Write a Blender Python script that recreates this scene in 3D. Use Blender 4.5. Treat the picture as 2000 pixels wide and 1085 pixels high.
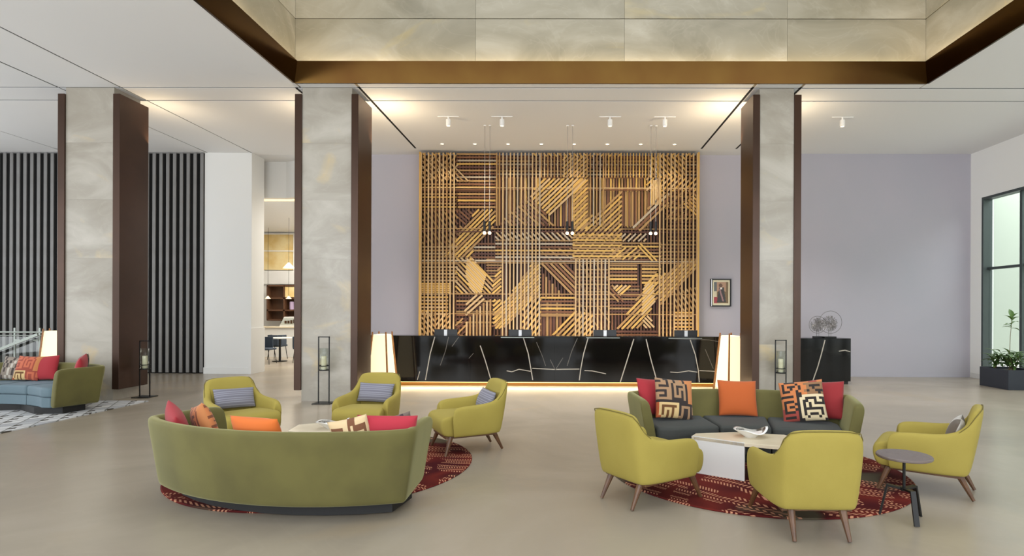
import bpy, bmesh, math, random
from mathutils import Vector, Matrix, Euler
random.seed(7)
PI = math.pi
R = math.radians
for o in list(bpy.data.objects): bpy.data.objects.remove(o, do_unlink=True)
SC = bpy.context.scene
COL = SC.collection

# ------------------------------------------------------------------ camera
F = 1120.0
cd = bpy.data.cameras.new('camera'); cam = bpy.data.objects.new('camera', cd); COL.objects.link(cam)
cd.sensor_fit = 'HORIZONTAL'; cd.sensor_width = 36.0; cd.lens = F / 2000 * 36
cd.shift_x = -97.5 / 2000; cd.shift_y = 62.5 / 2000
cd.clip_start = 0.05; cd.clip_end = 200
cam.matrix_world = Matrix.Translation((0, 0, 1.65)) @ Matrix.Rotation(0.0067, 4, 'Z') @ Matrix.Rotation(PI / 2, 4, 'X') @ Matrix.Rotation(0.0039, 4, 'Z')
SC.camera = cam
# ------------------------------------------------------------------ view, world, large lights
vs = SC.view_settings
SC.display_settings.display_device = 'sRGB'
vs.view_transform = 'Standard'; vs.look = 'None'; vs.exposure = 0.15; vs.gamma = 1.0; vs.use_curve_mapping = False
w = bpy.data.worlds.new('sky'); SC.world = w; w.use_nodes = True
bg = w.node_tree.nodes['Background']; bg.inputs[0].default_value = (0.90, 0.96, 1.0, 1); bg.inputs[1].default_value = 1.5

def area(name, loc, rot, sx, sy, power, col=(1, 1, 1), spread=None):
    l = bpy.data.lights.new(name, 'AREA'); l.shape = 'RECTANGLE'; l.size = sx; l.size_y = sy; l.energy = power; l.color = col
    if spread: l.spread = spread
    o = bpy.data.objects.new(name, l); COL.objects.link(o); o.location = loc; o.rotation_euler = rot
    return o
area('skylight', (0.75, 5.4, 10.4), (0, 0, 0), 10.6, 8.2, 175, (1.0, 0.98, 0.95))           # daylight down the atrium
area('front_fill_daylight', (-1.5, -3.4, 3.1), (R(122), 0, 0), 24, 4.8, 1060, (0.91, 0.955, 1.0))  # unseen glazing assumed behind the camera, tilted up to brighten the ceiling
area('courtyard_daylight', (13.1, 9.0, 6.95), (0, 0, 0), 4.4, 24.0, 1500, (0.95, 0.98, 1.0))
area('side_fill_light', (-16.4, 6.5, 2.6), (0, R(-90), 0), 4.6, 12.0, 560, (0.92, 0.96, 1.0))  # fill added inside the solid left wall to brighten ceiling and back

# ------------------------------------------------------------------ helpers
def lin(c):
    return tuple(((v / 255) / 12.92 if v / 255 <= 0.04045 else (((v / 255) + 0.055) / 1.055) ** 2.4) for v in c)
def rgba(c): return lin(c) + (1,)
def node(nt, t, **k):
    n = nt.nodes.new(t)
    for a, b in k.items(): setattr(n, a, b)
    return n
def mat(name, c, rough=0.5, metal=0.0, sheen=0.0, emit=None, estr=0.0, spec=0.5, coat=0.0, trans=0.0, noise=None, bump=None, sheen_tint=None):
    """noise=(scale, colour2, lo, hi); bump=(scale, strength)"""
    m = bpy.data.materials.new(name); m.use_nodes = True
    nt = m.node_tree; p = nt.nodes['Principled BSDF']
    p.inputs['Base Color'].default_value = rgba(c); p.inputs['Roughness'].default_value = rough
    p.inputs['Metallic'].default_value = metal; p.inputs['Specular IOR Level'].default_value = spec
    p.inputs['Coat Weight'].default_value = coat; p.inputs['Coat Roughness'].default_value = 0.1
    p.inputs['Transmission Weight'].default_value = trans
    if sheen:
        p.inputs['Sheen Weight'].default_value = sheen; p.inputs['Sheen Roughness'].default_value = 0.4
        if sheen_tint: p.inputs['Sheen Tint'].default_value = rgba(sheen_tint)
    if emit: p.inputs['Emission Color'].default_value = rgba(emit); p.inputs['Emission Strength'].default_value = estr
    tc = None
    if noise or bump: tc = node(nt, 'ShaderNodeTexCoord')
    if noise:
        n = node(nt, 'ShaderNodeTexNoise'); n.inputs['Scale'].default_value = noise[0]; n.inputs['Detail'].default_value = 5
        nt.links.new(tc.outputs['Object'], n.inputs['Vector'])
        r = node(nt, 'ShaderNodeValToRGB'); r.color_ramp.elements[0].position = noise[2]; r.color_ramp.elements[1].position = noise[3]
        r.color_ramp.elements[0].color = rgba(c); r.color_ramp.elements[1].color = rgba(noise[1])
        nt.links.new(n.outputs['Fac'], r.inputs['Fac']); nt.links.new(r.outputs['Color'], p.inputs['Base Color'])
    if bump:
        n = node(nt, 'ShaderNodeTexNoise'); n.inputs['Scale'].default_value = bump[0]; n.inputs['Detail'].default_value = 3
        nt.links.new(tc.outputs['Object'], n.inputs['Vector'])
        b = node(nt, 'ShaderNodeBump'); b.inputs['Strength'].default_value = bump[1]; b.inputs['Distance'].default_value = 0.004
        nt.links.new(n.outputs['Fac'], b.inputs['Height']); nt.links.new(b.outputs['Normal'], p.inputs['Normal'])
    return m

class MB:
    def __init__(s): s.v = []; s.f = []; s.c = []
    def add(s, vs, fs, col=None):
        b = len(s.v); s.v += [tuple(v) for v in vs]; s.f += [tuple(i + b for i in f) for f in fs]
        s.c += [col] * len(fs); return s
    def box(s, x0, x1, y0, y1, z0, z1, M=None):
        vs = [(x, y, z) for x in (x0, x1) for y in (y0, y1) for z in (z0, z1)]
        if M is not None: vs = [M @ Vector(v) for v in vs]
        return s.add(vs, [(0, 1, 3, 2), (4, 6, 7, 5), (0, 4, 5, 1), (2, 3, 7, 6), (0, 2, 6, 4), (1, 5, 7, 3)])
    def prism(s, poly, z0, z1, poly2=None):
        n = len(poly); p2 = poly2 or poly
        vs = [(x, y, z0) for x, y in poly] + [(x, y, z1) for x, y in p2]
        return s.add(vs, [tuple(range(n))[::-1], tuple(range(n, 2 * n))] + [(i, (i + 1) % n, n + (i + 1) % n, n + i) for i in range(n)])
    def prism_y(s, poly, y0, y1):        # polygon in x,z
        n = len(poly)
        vs = [(x, y0, z) for x, z in poly] + [(x, y1, z) for x, z in poly]
        return s.add(vs, [tuple(range(n)), tuple(range(n, 2 * n))[::-1]] + [(i, n + i, n + (i + 1) % n, (i + 1) % n) for i in range(n)])
    def rod(s, a, b, r0, r1=None, n=10, sq=False):
        a = Vector(a); b = Vector(b); d = (b - a).normalized(); r1 = r0 if r1 is None else r1
        up = Vector((0, 0, 1)) if abs(d.z) < 0.95 else Vector((1, 0, 0))
        e = d.cross(up).normalized(); g = d.cross(e)
        if sq: n = 4
        off = PI / 4 if sq else 0
        vs = []
        for p, r in ((a, r0), (b, r1)):
            for i in range(n):
                t = 2 * PI * i / n + off; vs.append(p + e * (r * math.cos(t)) + g * (r * math.sin(t)))
        return s.add(vs, [tuple(range(n))[::-1], tuple(range(n, 2 * n))] + [(i, (i + 1) % n, n + (i + 1) % n, n + i) for i in range(n)])
    def bar(s, a, b, wd, th, nrm):       # flat bar: width wd across, thickness th along nrm
        a = Vector(a); b = Vector(b); d = (b - a).normalized(); nrm = Vector(nrm).normalized(); e = d.cross(nrm).normalized()
        vs = [p + e * (i * wd / 2) + nrm * (j * th / 2) for p in (a, b) for i, j in ((-1, -1), (1, -1), (1, 1), (-1, 1))]
        return s.add(vs, [(3, 2, 1, 0), (4, 5, 6, 7), (0, 1, 5, 4), (1, 2, 6, 5), (2, 3, 7, 6), (3, 0, 4, 7)])
    def lathe(s, prof, n=24, c=(0, 0, 0)):
        vs = []; k = len(prof)
        for i in range(n):
            t = 2 * PI * i / n
            for r, z in prof: vs.append((c[0] + r * math.cos(t), c[1] + r * math.sin(t), c[2] + z))
        fs = []
        for i in range(n):
            j = (i + 1) % n
            for q in range(k - 1): fs.append((i * k + q, j * k + q, j * k + q + 1, i * k + q + 1))
        if prof[0][0] > 1e-6: fs.append(tuple(i * k for i in range(n))[::-1])
        if prof[-1][0] > 1e-6: fs.append(tuple(i * k + k - 1 for i in range(n)))
        return s.add(vs, fs)
    def ring(s, c, rad, tr, n=32, m=6, axis='y'):
        vs = []
        for i in range(n):
            t = 2 * PI * i / n
            for j in range(m):
                u = 2 * PI * j / m; rr = rad + tr * math.cos(u); h = tr * math.sin(u)
                if axis == 'y': vs.append((c[0] + rr * math.cos(t), c[1] + h, c[2] + rr * math.sin(t)))
                else: vs.append((c[0] + rr * math.cos(t), c[1] + rr * math.sin(t), c[2] + h))
        return s.add(vs, [(i * m + j, ((i + 1) % n) * m + j, ((i + 1) % n) * m + (j + 1) % m, i * m + (j + 1) % m) for i in range(n) for j in range(m)])
    def build(s, name, m, parent=None, smooth=False, bevel=0, seg=2, sub=0, loc=None, rot=None):
        me = bpy.data.meshes.new(name); me.from_pydata(s.v, [], s.f); me.update()
        bm = bmesh.new(); bm.from_mesh(me); bmesh.ops.remove_doubles(bm, verts=bm.verts, dist=1e-6)
        bmesh.ops.recalc_face_normals(bm, faces=bm.faces); bm.to_mesh(me); bm.free()
        if m: me.materials.append(m)
        o = bpy.data.objects.new(name, me); COL.objects.link(o)
        if parent: o.parent = parent
        if loc is not None: o.location = loc
        if rot is not None: o.rotation_euler = rot
        if bevel:
            b = o.modifiers.new('bevel', 'BEVEL'); b.width = bevel; b.segments = seg; b.limit_method = 'ANGLE'; b.angle_limit = R(35)
        if sub:
            b = o.modifiers.new('sub', 'SUBSURF'); b.levels = sub; b.render_levels = sub
        if smooth:
            for p in me.polygons: p.use_smooth = True
        return o

def thing(name, label, cat, loc=(0, 0, 0), rz=0, group=None):
    o = bpy.data.objects.new(name, None); COL.objects.link(o); o.location = loc; o.rotation_euler = (0, 0, rz); o.empty_display_size = 0.1
    o['label'] = label; o['category'] = cat
    if group: o['group'] = group
    return o
def tag(o, label, cat, group=None):
    o['label'] = label; o['category'] = cat
    if group: o['group'] = group
    return o
def struct(o, label=None, cat=None):
    o['kind'] = 'structure'
    if label: o['label'] = label
    if cat: o['category'] = cat
    return o
def stuff(o): o['kind'] = 'stuff'; return o
KIDS = {}
def copy_tree(o, parent=None):
    c = o.copy(); COL.objects.link(c)
    if parent is not None: c.parent = parent
    for ch in list(o.children): copy_tree(ch, c)
    return c
def at(root, p):
    """point p in the frame of a placed thing"""
    return Matrix.Translation(root.location) @ root.rotation_euler.to_matrix().to_4x4() @ Vector(p)

# ------------------------------------------------------------------ materials
def stone(name, c1, c2, c3, rough=0.3, scale=0.9, ochre=(196, 168, 112), om=0.62, rand=True, vein=0.05):
    m = bpy.data.materials.new(name); m.use_nodes = True; nt = m.node_tree; p = nt.nodes['Principled BSDF']; L = nt.links.new
    tc = node(nt, 'ShaderNodeTexCoord'); oi = node(nt, 'ShaderNodeObjectInfo')
    geo = node(nt, 'ShaderNodeNewGeometry')
    sc = node(nt, 'ShaderNodeVectorMath', operation='MULTIPLY'); sc.inputs[1].default_value = (1, 1, 1.6)
    L(geo.outputs['Position'], sc.inputs[0])
    ad = node(nt, 'ShaderNodeVectorMath', operation='ADD')
    mu = node(nt, 'ShaderNodeMath', operation='MULTIPLY'); mu.inputs[1].default_value = 13.0 if rand else 0.0
    L(oi.outputs['Random'], mu.inputs[0]); L(sc.outputs[0], ad.inputs[0]); L(mu.outputs[0], ad.inputs[1])
    n1 = node(nt, 'ShaderNodeTexNoise'); n1.inputs['Scale'].default_value = scale; n1.inputs['Detail'].default_value = 7; n1.inputs['Distortion'].default_value = 0.9; n1.inputs['Roughness'].default_value = 0.55
    L(ad.outputs[0], n1.inputs['Vector'])
    r1 = node(nt, 'ShaderNodeValToRGB'); e = r1.color_ramp.elements
    e[0].position = 0.30; e[0].color = rgba(c1); e[1].position = 0.70; e[1].color = rgba(c3)
    q = r1.color_ramp.elements.new(0.5); q.color = rgba(c2)
    L(n1.outputs['Fac'], r1.inputs['Fac'])
    n2 = node(nt, 'ShaderNodeTexNoise'); n2.inputs['Scale'].default_value = scale * 0.8; n2.inputs['Detail'].default_value = 6; n2.inputs['Distortion'].default_value = 1.6
    a2 = node(nt, 'ShaderNodeVectorMath', operation='ADD'); a2.inputs[1].default_value = (5.3, 2.1, 7.7); L(ad.outputs[0], a2.inputs[0]); L(a2.outputs[0], n2.inputs['Vector'])
    r2 = node(nt, 'ShaderNodeValToRGB'); r2.color_ramp.elements[0].position = om; r2.color_ramp.elements[1].position = om + 0.14
    r2.color_ramp.elements[0].color = (0, 0, 0, 1); r2.color_ramp.elements[1].color = (0.55, 0.55, 0.55, 1); L(n2.outputs['Fac'], r2.inputs['Fac'])
    mx = node(nt, 'ShaderNodeMix', data_type='RGBA'); L(r2.outputs['Color'], mx.inputs['Factor']); L(r1.outputs['Color'], mx.inputs['A']); mx.inputs['B'].default_value = rgba(ochre)
    # thin pale veins
    n3 = node(nt, 'ShaderNodeTexNoise'); n3.inputs['Scale'].default_value = scale * 1.1; n3.inputs['Detail'].default_value = 3; n3.inputs['Distortion'].default_value = 2.2
    a3 = node(nt, 'ShaderNodeVectorMath', operation='ADD'); a3.inputs[1].default_value = (1.3, 8.1, 3.7); L(ad.outputs[0], a3.inputs[0]); L(a3.outputs[0], n3.inputs['Vector'])
    r3 = node(nt, 'ShaderNodeValToRGB'); r3.color_ramp.elements[0].position = 0.485; r3.color_ramp.elements[0].color = (0, 0, 0, 1)
    r3.color_ramp.elements[1].position = 0.515; r3.color_ramp.elements[1].color = (0, 0, 0, 1)
    k = r3.color_ramp.elements.new(0.5); k.color = (vein, vein, vein, 1); L(n3.outputs['Fac'], r3.inputs['Fac'])
    mx2 = node(nt, 'ShaderNodeMix', data_type='RGBA'); L(r3.outputs['Color'], mx2.inputs['Factor']); L(mx.outputs['Result'], mx2.inputs['A']); mx2.inputs['B'].default_value = rgba((222, 216, 202))
    L(mx2.outputs['Result'], p.inputs['Base Color'])
    p.inputs['Roughness'].default_value = rough
    return m
M = {}
M['floor'] = stone('floor_stone', (144, 134, 120), (154, 144, 128), (164, 154, 139), 0.27, 0.45, (166, 148, 120), 0.60, False, vein=0.015)
M['onyx'] = stone('onyx', (146, 138, 124), (162, 155, 143), (184, 178, 167), 0.28, 0.8, (204, 178, 122), 0.60)
M['onyx_wall'] = stone('onyx_wall', (126, 119, 100), (147, 140, 121), (172, 165, 148), 0.25, 0.55, (188, 166, 104), 0.60)
M['ceiling'] = mat('ceiling_paint', (226, 226, 226), 0.75)
M['void'] = mat('void', (14, 13, 12), 0.9)
M['white'] = mat('white_paint', (220, 220, 218), 0.7)
M['lilac'] = mat('lilac_grey_paint', (176, 171, 180), 0.65, noise=(0.6, (170, 168, 177), 0.3, 0.7))
M['bronze_panel'] = mat('dark_bronze_panel', (74, 52, 40), 0.32, 0.5, noise=(1.2, (62, 44, 34), 0.3, 0.7))
M['bronze_mirror'] = mat('bronze_mirror', (74, 54, 25), 0.2, 1.0, noise=(0.7, (64, 42, 20), 0.35, 0.65))
M['black'] = mat('black_metal', (24, 23, 23), 0.4, 0.3)
M['charcoal'] = mat('charcoal_slat', (122, 121, 120), 0.6, noise=(2, (112, 110, 108), 0.3, 0.7))
M['marble'] = mat('black_marble', (13, 12, 11), 0.08, 0, noise=(1.4, (28, 24, 21), 0.5, 0.85), spec=0.35)
M['vein'] = mat('white_vein', (176, 168, 156), 0.15)
M['veinf'] = mat('faint_vein', (92, 86, 80), 0.15)
M['brass_strip'] = mat('brass_plinth', (168, 118, 46), 0.45, 0.3)
M['led'] = mat('warm_led', (255, 214, 140), 0.5, emit=(255, 200, 120), estr=3.0)
M['screen_back'] = mat('screen_back', (44, 28, 16), 0.7)
M['gold'] = mat('gold_batten', (194, 152, 78), 0.38, 0.35)
M['pale'] = mat('pale_batten', (186, 154, 110), 0.42, 0.2)
M['tan'] = mat('tan_batten', (160, 122, 72), 0.42, 0.2)
M['brown'] = mat('brown_batten', (116, 72, 38), 0.45, 0.1)
M['red'] = mat('red_brown_batten', (86, 46, 26), 0.45, 0.1)
M['silver'] = mat('silver_batten', (168, 150, 126), 0.35, 0.4)
M['olive'] = mat('olive_velvet', (98, 92, 45), 0.8, 0, 0.6, noise=(2.2, (80, 74, 34), 0.35, 0.7), sheen_tint=(198, 198, 150))
M['seat_grey'] = mat('grey_velvet', (56, 58, 55), 0.8, 0, 0.12, bump=(60, 0.2), sheen_tint=(170, 180, 190))
M['seat_blue'] = mat('blue_grey_velvet', (96, 115, 124), 0.8, 0, 0.15, bump=(60, 0.2), sheen_tint=(170, 190, 210))
M['yellow'] = mat('mustard_wool', (160, 144, 66), 0.85, 0, 0.12, noise=(3, (153, 137, 60), 0.3, 0.7), bump=(220, 0.25), sheen_tint=(220, 210, 140))
M['piping'] = mat('seam', (104, 92, 36), 0.8)
M['walnut'] = mat('walnut', (104, 70, 42), 0.4, noise=(9, (78, 50, 30), 0.35, 0.65))
M['plinth'] = mat('black_plinth', (22, 21, 21), 0.6)
M['shade'] = mat('lamp_shade', (240, 225, 185), 0.7, emit=(255, 236, 194), estr=0.74)
M['oak'] = mat('oak_post', (168, 112, 62), 0.45, noise=(12, (140, 92, 52), 0.3, 0.7))
M['glass'] = mat('clear_glass', (255, 255, 255), 0.02, trans=1.0)
gm = M['glass']; gnt = gm.node_tree; gp = gnt.nodes['Principled BSDF']; gnt.nodes.remove(gp)
gt = node(gnt, 'ShaderNodeBsdfTransparent'); gt.inputs[0].default_value = (0.93, 0.95, 0.94, 1); gg = node(gnt, 'ShaderNodeBsdfGlossy'); gg.inputs['Roughness'].default_value = 0.03
gl0 = node(gnt, 'ShaderNodeLayerWeight'); gl1 = node(gnt, 'ShaderNodeMath', operation='POWER'); gl1.inputs[1].default_value = 3.0; gnt.links.new(gl0.outputs['Facing'], gl1.inputs[0]); gl = node(gnt, 'ShaderNodeMath', operation='MULTIPLY_ADD'); gl.inputs[1].default_value = 0.5; gl.inputs[2].default_value = 0.03; gnt.links.new(gl1.outputs[0], gl.inputs[0]); gx = node(gnt, 'ShaderNodeMixShader')
gnt.links.new(gl.outputs[0], gx.inputs[0]); gnt.links.new(gt.outputs[0], gx.inputs[1]); gnt.links.new(gg.outputs[0], gx.inputs[2]); gnt.links.new(gx.outputs[0], gnt.nodes['Material Output'].inputs['Surface'])
M['wax'] = mat('candle_wax', (226, 216, 184), 0.5)
M['flame'] = mat('flame', (255, 220, 140), 0.5, emit=(255, 214, 130), estr=3.0)
M['bulb'] = mat('bulb', (255, 240, 210), 0.5, emit=(255, 226, 176), estr=7.0)
M['cord'] = mat('cord', (150, 142, 132), 0.5)
M['white_metal'] = mat('white_metal', (232, 230, 226), 0.4)
M['monitor'] = mat('monitor_plastic', (26, 27, 29), 0.4)
M['alu'] = mat('aluminium', (205, 206, 208), 0.35, 0.4)
M['table_white'] = mat('white_lacquer', (226, 225, 222), 0.25)
M['table_top'] = stone('travertine', (206, 192, 166), (216, 203, 178), (224, 213, 190), 0.3, 2.0, (200, 180, 140), 0.62)
M['bowl'] = mat('white_ceramic', (238, 237, 234), 0.2)
M['bowl_in'] = mat('dark_glaze', (70, 66, 60), 0.35, noise=(14, (170, 166, 158), 0.45, 0.6))
M['table_dark'] = mat('grey_brown_top', (108, 96, 92), 0.25)
M['frame_metal'] = mat('window_frame', (74, 82, 82), 0.4, 0.4)
M['planter'] = mat('planter_fibre', (44, 48, 58), 0.5)
M['leaf'] = mat('leaf', (96, 130, 52), 0.5, noise=(6, (66, 100, 38), 0.3, 0.7))
M['leaf2'] = mat('dark_leaf', (66, 96, 46), 0.5, noise=(6, (92, 122, 60), 0.3, 0.7))
M['stem'] = mat('stem', (104, 92, 62), 0.6)
M['soil'] = mat('soil', (58, 46, 36), 0.9)
M['steel'] = mat('brushed_steel', (136, 142, 136), 0.4, 0.5)
M['wire'] = mat('silver_wire', (124, 122, 120), 0.35, 0.6)
M['dark_wood'] = mat('dark_shelf_wood', (88, 58, 38), 0.45)
M['wall_gold'] = mat('lit_gold', (226, 208, 158), 0.6, noise=(1.5, (214, 184, 120), 0.4, 0.6))  # warm lit look of panels and box put into the colour, no emission
M['blue_fabric'] = mat('slate_blue_fabric', (58, 68, 82), 0.8)
M['cup'] = mat('lilac_cup', (180, 160, 190), 0.4)

def rug_red():
    m = bpy.data.materials.new('red_rug'); m.use_nodes = True; nt = m.node_tree; p = nt.nodes['Principled BSDF']; L = nt.links.new
    p.inputs['Roughness'].default_value = 0.95; p.inputs['Specular IOR Level'].default_value = 0.1
    def mt(op, a, b=None, c=None):
        n = node(nt, 'ShaderNodeMath', operation=op)
        for i, v in enumerate((a, b, c)):
            if v is None: continue
            if isinstance(v, (int, float)): n.inputs[i].default_value = v
            else: L(v, n.inputs[i])
        return n.outputs[0]
    tc = node(nt, 'ShaderNodeTexCoord')
    wz = node(nt, 'ShaderNodeTexNoise'); wz.inputs['Scale'].default_value = 0.75; wz.inputs['Detail'].default_value = 0
    L(tc.outputs['Object'], wz.inputs['Vector'])
    sub = node(nt, 'ShaderNodeVectorMath', operation='SUBTRACT'); L(wz.outputs['Color'], sub.inputs[0]); sub.inputs[1].default_value = (0.5, 0.5, 0.5)
    scl = node(nt, 'ShaderNodeVectorMath', operation='SCALE'); L(sub.outputs[0], scl.inputs[0]); scl.inputs['Scale'].default_value = 1.1
    ad = node(nt, 'ShaderNodeVectorMath', operation='ADD'); L(tc.outputs['Object'], ad.inputs[0]); L(scl.outputs[0], ad.inputs[1])
    sx = node(nt, 'ShaderNodeSeparateXYZ'); L(ad.outputs[0], sx.inputs[0])
    X, Y = sx.outputs[0], sx.outputs[1]
    yr = mt('MULTIPLY', Y, 16.5); row = mt('FLOOR', yr); fy = mt('SUBTRACT', yr, row)
    par = mt('SUBTRACT', mt('MULTIPLY', mt('FLOORED_MODULO', row, 2.0), 2.0), 1.0)      # -1 / +1: slant of the dashes turns each row
    u = mt('ADD', mt('MULTIPLY', X, 25.0), mt('MULTIPLY', mt('MULTIPLY', fy, par), 1.0))
    fu = mt('FRACT', u)
    d = mt('MULTIPLY', mt('LESS_THAN', fu, 0.48), mt('MULTIPLY', mt('GREATER_THAN', fy, 0.22), mt('LESS_THAN', fy, 0.82)))
    # bands of rows with and without stitches
    band = mt('LESS_THAN', mt('FLOORED_MODULO', row, 5.0), 3.5)
    nm = node(nt, 'ShaderNodeTexNoise'); nm.inputs['Scale'].default_value = 2.4; nm.inputs['Detail'].default_value = 1; L(ad.outputs[0], nm.inputs['Vector'])
    d = mt('MULTIPLY', mt('MULTIPLY', d, band), mt('GREATER_THAN', nm.outputs['Fac'], 0.45))
    ng = node(nt, 'ShaderNodeTexNoise'); ng.inputs['Scale'].default_value = 1.3; ng.inputs['Detail'].default_value = 1; L(tc.outputs['Object'], ng.inputs['Vector'])
    g = node(nt, 'ShaderNodeValToRGB'); e = g.color_ramp.elements
    e[0].position = 0.34; e[0].color = rgba((78, 70, 56)); e[1].position = 0.40; e[1].color = rgba((70, 22, 24))
    q = e.new(0.52); q.color = rgba((98, 34, 28)); q = e.new(0.66); q.color = rgba((66, 20, 24))
    L(ng.outputs['Fac'], g.inputs['Fac'])
    mx = node(nt, 'ShaderNodeMix', data_type='RGBA'); L(d, mx.inputs['Factor']); L(g.outputs['Color'], mx.inputs['A']); mx.inputs['B'].default_value = rgba((184, 130, 102))
    L(mx.outputs['Result'], p.inputs['Base Color'])
    return m
def rug_grey():
    m = bpy.data.materials.new('grey_rug'); m.use_nodes = True; nt = m.node_tree; p = nt.nodes['Principled BSDF']; L = nt.links.new
    p.inputs['Roughness'].default_value = 0.95; p.inputs['Specular IOR Level'].default_value = 0.1
    def mt(op, a, b=None):
        n = node(nt, 'ShaderNodeMath', operation=op)
        for i, v in enumerate((a, b)):
            if v is None: continue
            if isinstance(v, (int, float)): n.inputs[i].default_value = v
            else: L(v, n.inputs[i])
        return n.outputs[0]
    tc = node(nt, 'ShaderNodeTexCoord'); sx = node(nt, 'ShaderNodeSeparateXYZ'); L(tc.outputs['Object'], sx.inputs[0]); X, Y = sx.outputs[0], sx.outputs[1]
    a = mt('MULTIPLY', mt('ADD', X, mt('MULTIPLY', Y, 0.55)), 4.2); b = mt('MULTIPLY', mt('SUBTRACT', X, mt('MULTIPLY', Y, 0.8)), 3.6)
    fa, fb = mt('FRACT', a), mt('FRACT', b)
    line = mt('MAXIMUM', mt('LESS_THAN', fa, 0.09), mt('LESS_THAN', fb, 0.09))
    cv = node(nt, 'ShaderNodeCombineXYZ'); L(mt('FLOOR', a), cv.inputs[0]); L(mt('FLOOR', b), cv.inputs[1])
    wn = node(nt, 'ShaderNodeTexWhiteNoise'); L(cv.outputs[0], wn.inputs['Vector'])
    sq = mt('MULTIPLY', mt('MULTIPLY', mt('LESS_THAN', fa, 0.42), mt('LESS_THAN', fb, 0.42)), mt('GREATER_THAN', wn.outputs['Value'], 0.45))
    g = node(nt, 'ShaderNodeValToRGB'); e = g.color_ramp.elements; e[0].color = rgba((164, 166, 170)); e[1].color = rgba((206, 206, 206)); L(wn.outputs['Value'], g.inputs['Fac'])
    mx = node(nt, 'ShaderNodeMix', data_type='RGBA'); L(line, mx.inputs['Factor']); L(g.outputs['Color'], mx.inputs['A']); mx.inputs['B'].default_value = rgba((128, 128, 124))
    m2 = node(nt, 'ShaderNodeMix', data_type='RGBA'); L(sq, m2.inputs['Factor']); L(mx.outputs['Result'], m2.inputs['A']); m2.inputs['B'].default_value = rgba((74, 70, 64))
    L(m2.outputs['Result'], p.inputs['Base Color'])
    return m
def paint_mat(name, rough=0.85, sheen=0.1):
    m = bpy.data.materials.new(name); m.use_nodes = True; nt = m.node_tree; p = nt.nodes['Principled BSDF']
    a = node(nt, 'ShaderNodeAttribute'); a.attribute_name = 'weave'; nt.links.new(a.outputs['Color'], p.inputs['Base Color'])
    p.inputs['Roughness'].default_value = rough; p.inputs['Sheen Weight'].default_value = sheen
    return m
M['weave'] = paint_mat('woven_cloth')
M['print'] = paint_mat('print', 0.4, 0)
M['rug_red'] = rug_red(); M['rug_grey'] = rug_grey()
def paint(o, cols):
    """per-face colours of the cloth's own pattern"""
    a = o.data.color_attributes.new('weave', 'FLOAT_COLOR', 'CORNER')
    for p in o.data.polygons:
        c = rgba(cols[p.index])
        for li in p.loop_indices: a.data[li].color = c

# ------------------------------------------------------------------ room
CZ = 5.61                                  # ceiling height
# floor
fl = struct(MB().box(-17, 16, -4, 23, -0.2, 0).build('floor', M['floor']))
# ceiling of separate panels with open joints, dark plenum over it
ceil = struct(bpy.data.objects.new('ceiling', None)); COL.objects.link(ceil)
def panel(x0, x1, y0, y1, gx0=0.018, gx1=0.018, gy0=0.018, gy1=0.018):
    MB().box(x0 + gx0, x1 - gx1, y0 + gy0, y1 - gy1, CZ, CZ + 0.006).build('ceiling_panel', M['ceiling'], ceil)
AX0, AX1, AY0, AY1 = -4.76, 6.26, 1.2, 10.0      # atrium opening
T = 0.026
panel(-17, -9.13, -4, 10.24); panel(-9.13, -8.0, -4, 10.24, gx1=0.016); panel(-8.0, AX0, -4, 10.24, gx0=0.016)
panel(AX1, 10.4, -4, 10.24); panel(AX0, AX1, -4, AY0)
xs = [AX0 - 0.0, -3.71, 3.31, 4.16, AX1]
for i in range(4): panel(xs[i], xs[i + 1], AY1, 10.24, gx0=T if i else 0.012, gx1=T if i < 3 else 0, gy0=0)
xb = [-17, -12.7, -9.13, -8.0, -4.85, -3.71, 3.31, 4.16, 10.4]
wide = {-3.71, 3.31, 4.16, -4.85}
for i in range(8):
    g0 = T if xb[i] in wide else 0.013; g1 = T if xb[i + 1] in wide else 0.013
    panel(xb[i], xb[i + 1], 10.24, 10.87, g0, g1)
    panel(xb[i], xb[i + 1], 10.87, 14.1, g0, g1, gy1=0)
panel(-17, -12.7, 14.1, 14.75, gy0=0); panel(-12.7, -9.13, 14.1, 14.75, gy0=0); panel(-9.13, -8.0, 14.1, 14.75, gy0=0); panel(-8.0, 10.4, 14.1, 14.75, gy0=0)
MB().box(-17, AX0 - 0.15, -4, 15.4, CZ + 0.010, CZ + 0.06).box(AX1 + 0.15, 11, -4, 15.4, CZ + 0.010, CZ + 0.06).box(AX0 - 0.15, AX1 + 0.15, AY1 + 0.3, 15.4, CZ + 0.010, CZ + 0.06).box(AX0 - 0.15, AX1 + 0.15, -4, AY0 - 0.3, CZ + 0.010, CZ + 0.06).build('plenum', M['void'], ceil)
# atrium: marble slab walls standing outside the bronze band
def slab_wall(name, kind):
    o = struct(bpy.data.objects.new(name, None)); COL.objects.link(o); return o
ZT = 10.6; ZJ = 6.81
wb = slab_wall('wall_upper_back', 0)
sx = [-4.83, -1.62, 1.02, 3.9, 6.34]
for i in range(4):
    for z0, z1 in ((5.62, ZJ), (ZJ, 8.6), (8.6, ZT)):
        MB().box(sx[i] + 0.002, sx[i + 1] - 0.002, 10.17, 10.23, z0 + 0.006, z1 - 0.006).build('marble_slab', M['onyx_wall'], wb)
for nm, x0, x1 in (('wall_upper_left', -4.89, -4.83), ('wall_upper_right', 6.34, 6.40)):
    o = slab_wall(nm, 0)
    for y0, y1 in ((1.0, 4.0), (4.0, 7.1), (7.1, 10.17)):
        for z0, z1 in ((5.62, ZJ), (ZJ, 8.6), (8.6, ZT)):
            MB().box(x0, x1, y0 + 0.002, y1 - 0.002, z0 + 0.006, z1 - 0.006).build('marble_slab', M['onyx_wall'], o)
o = slab_wall('wall_upper_front', 0)
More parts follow.
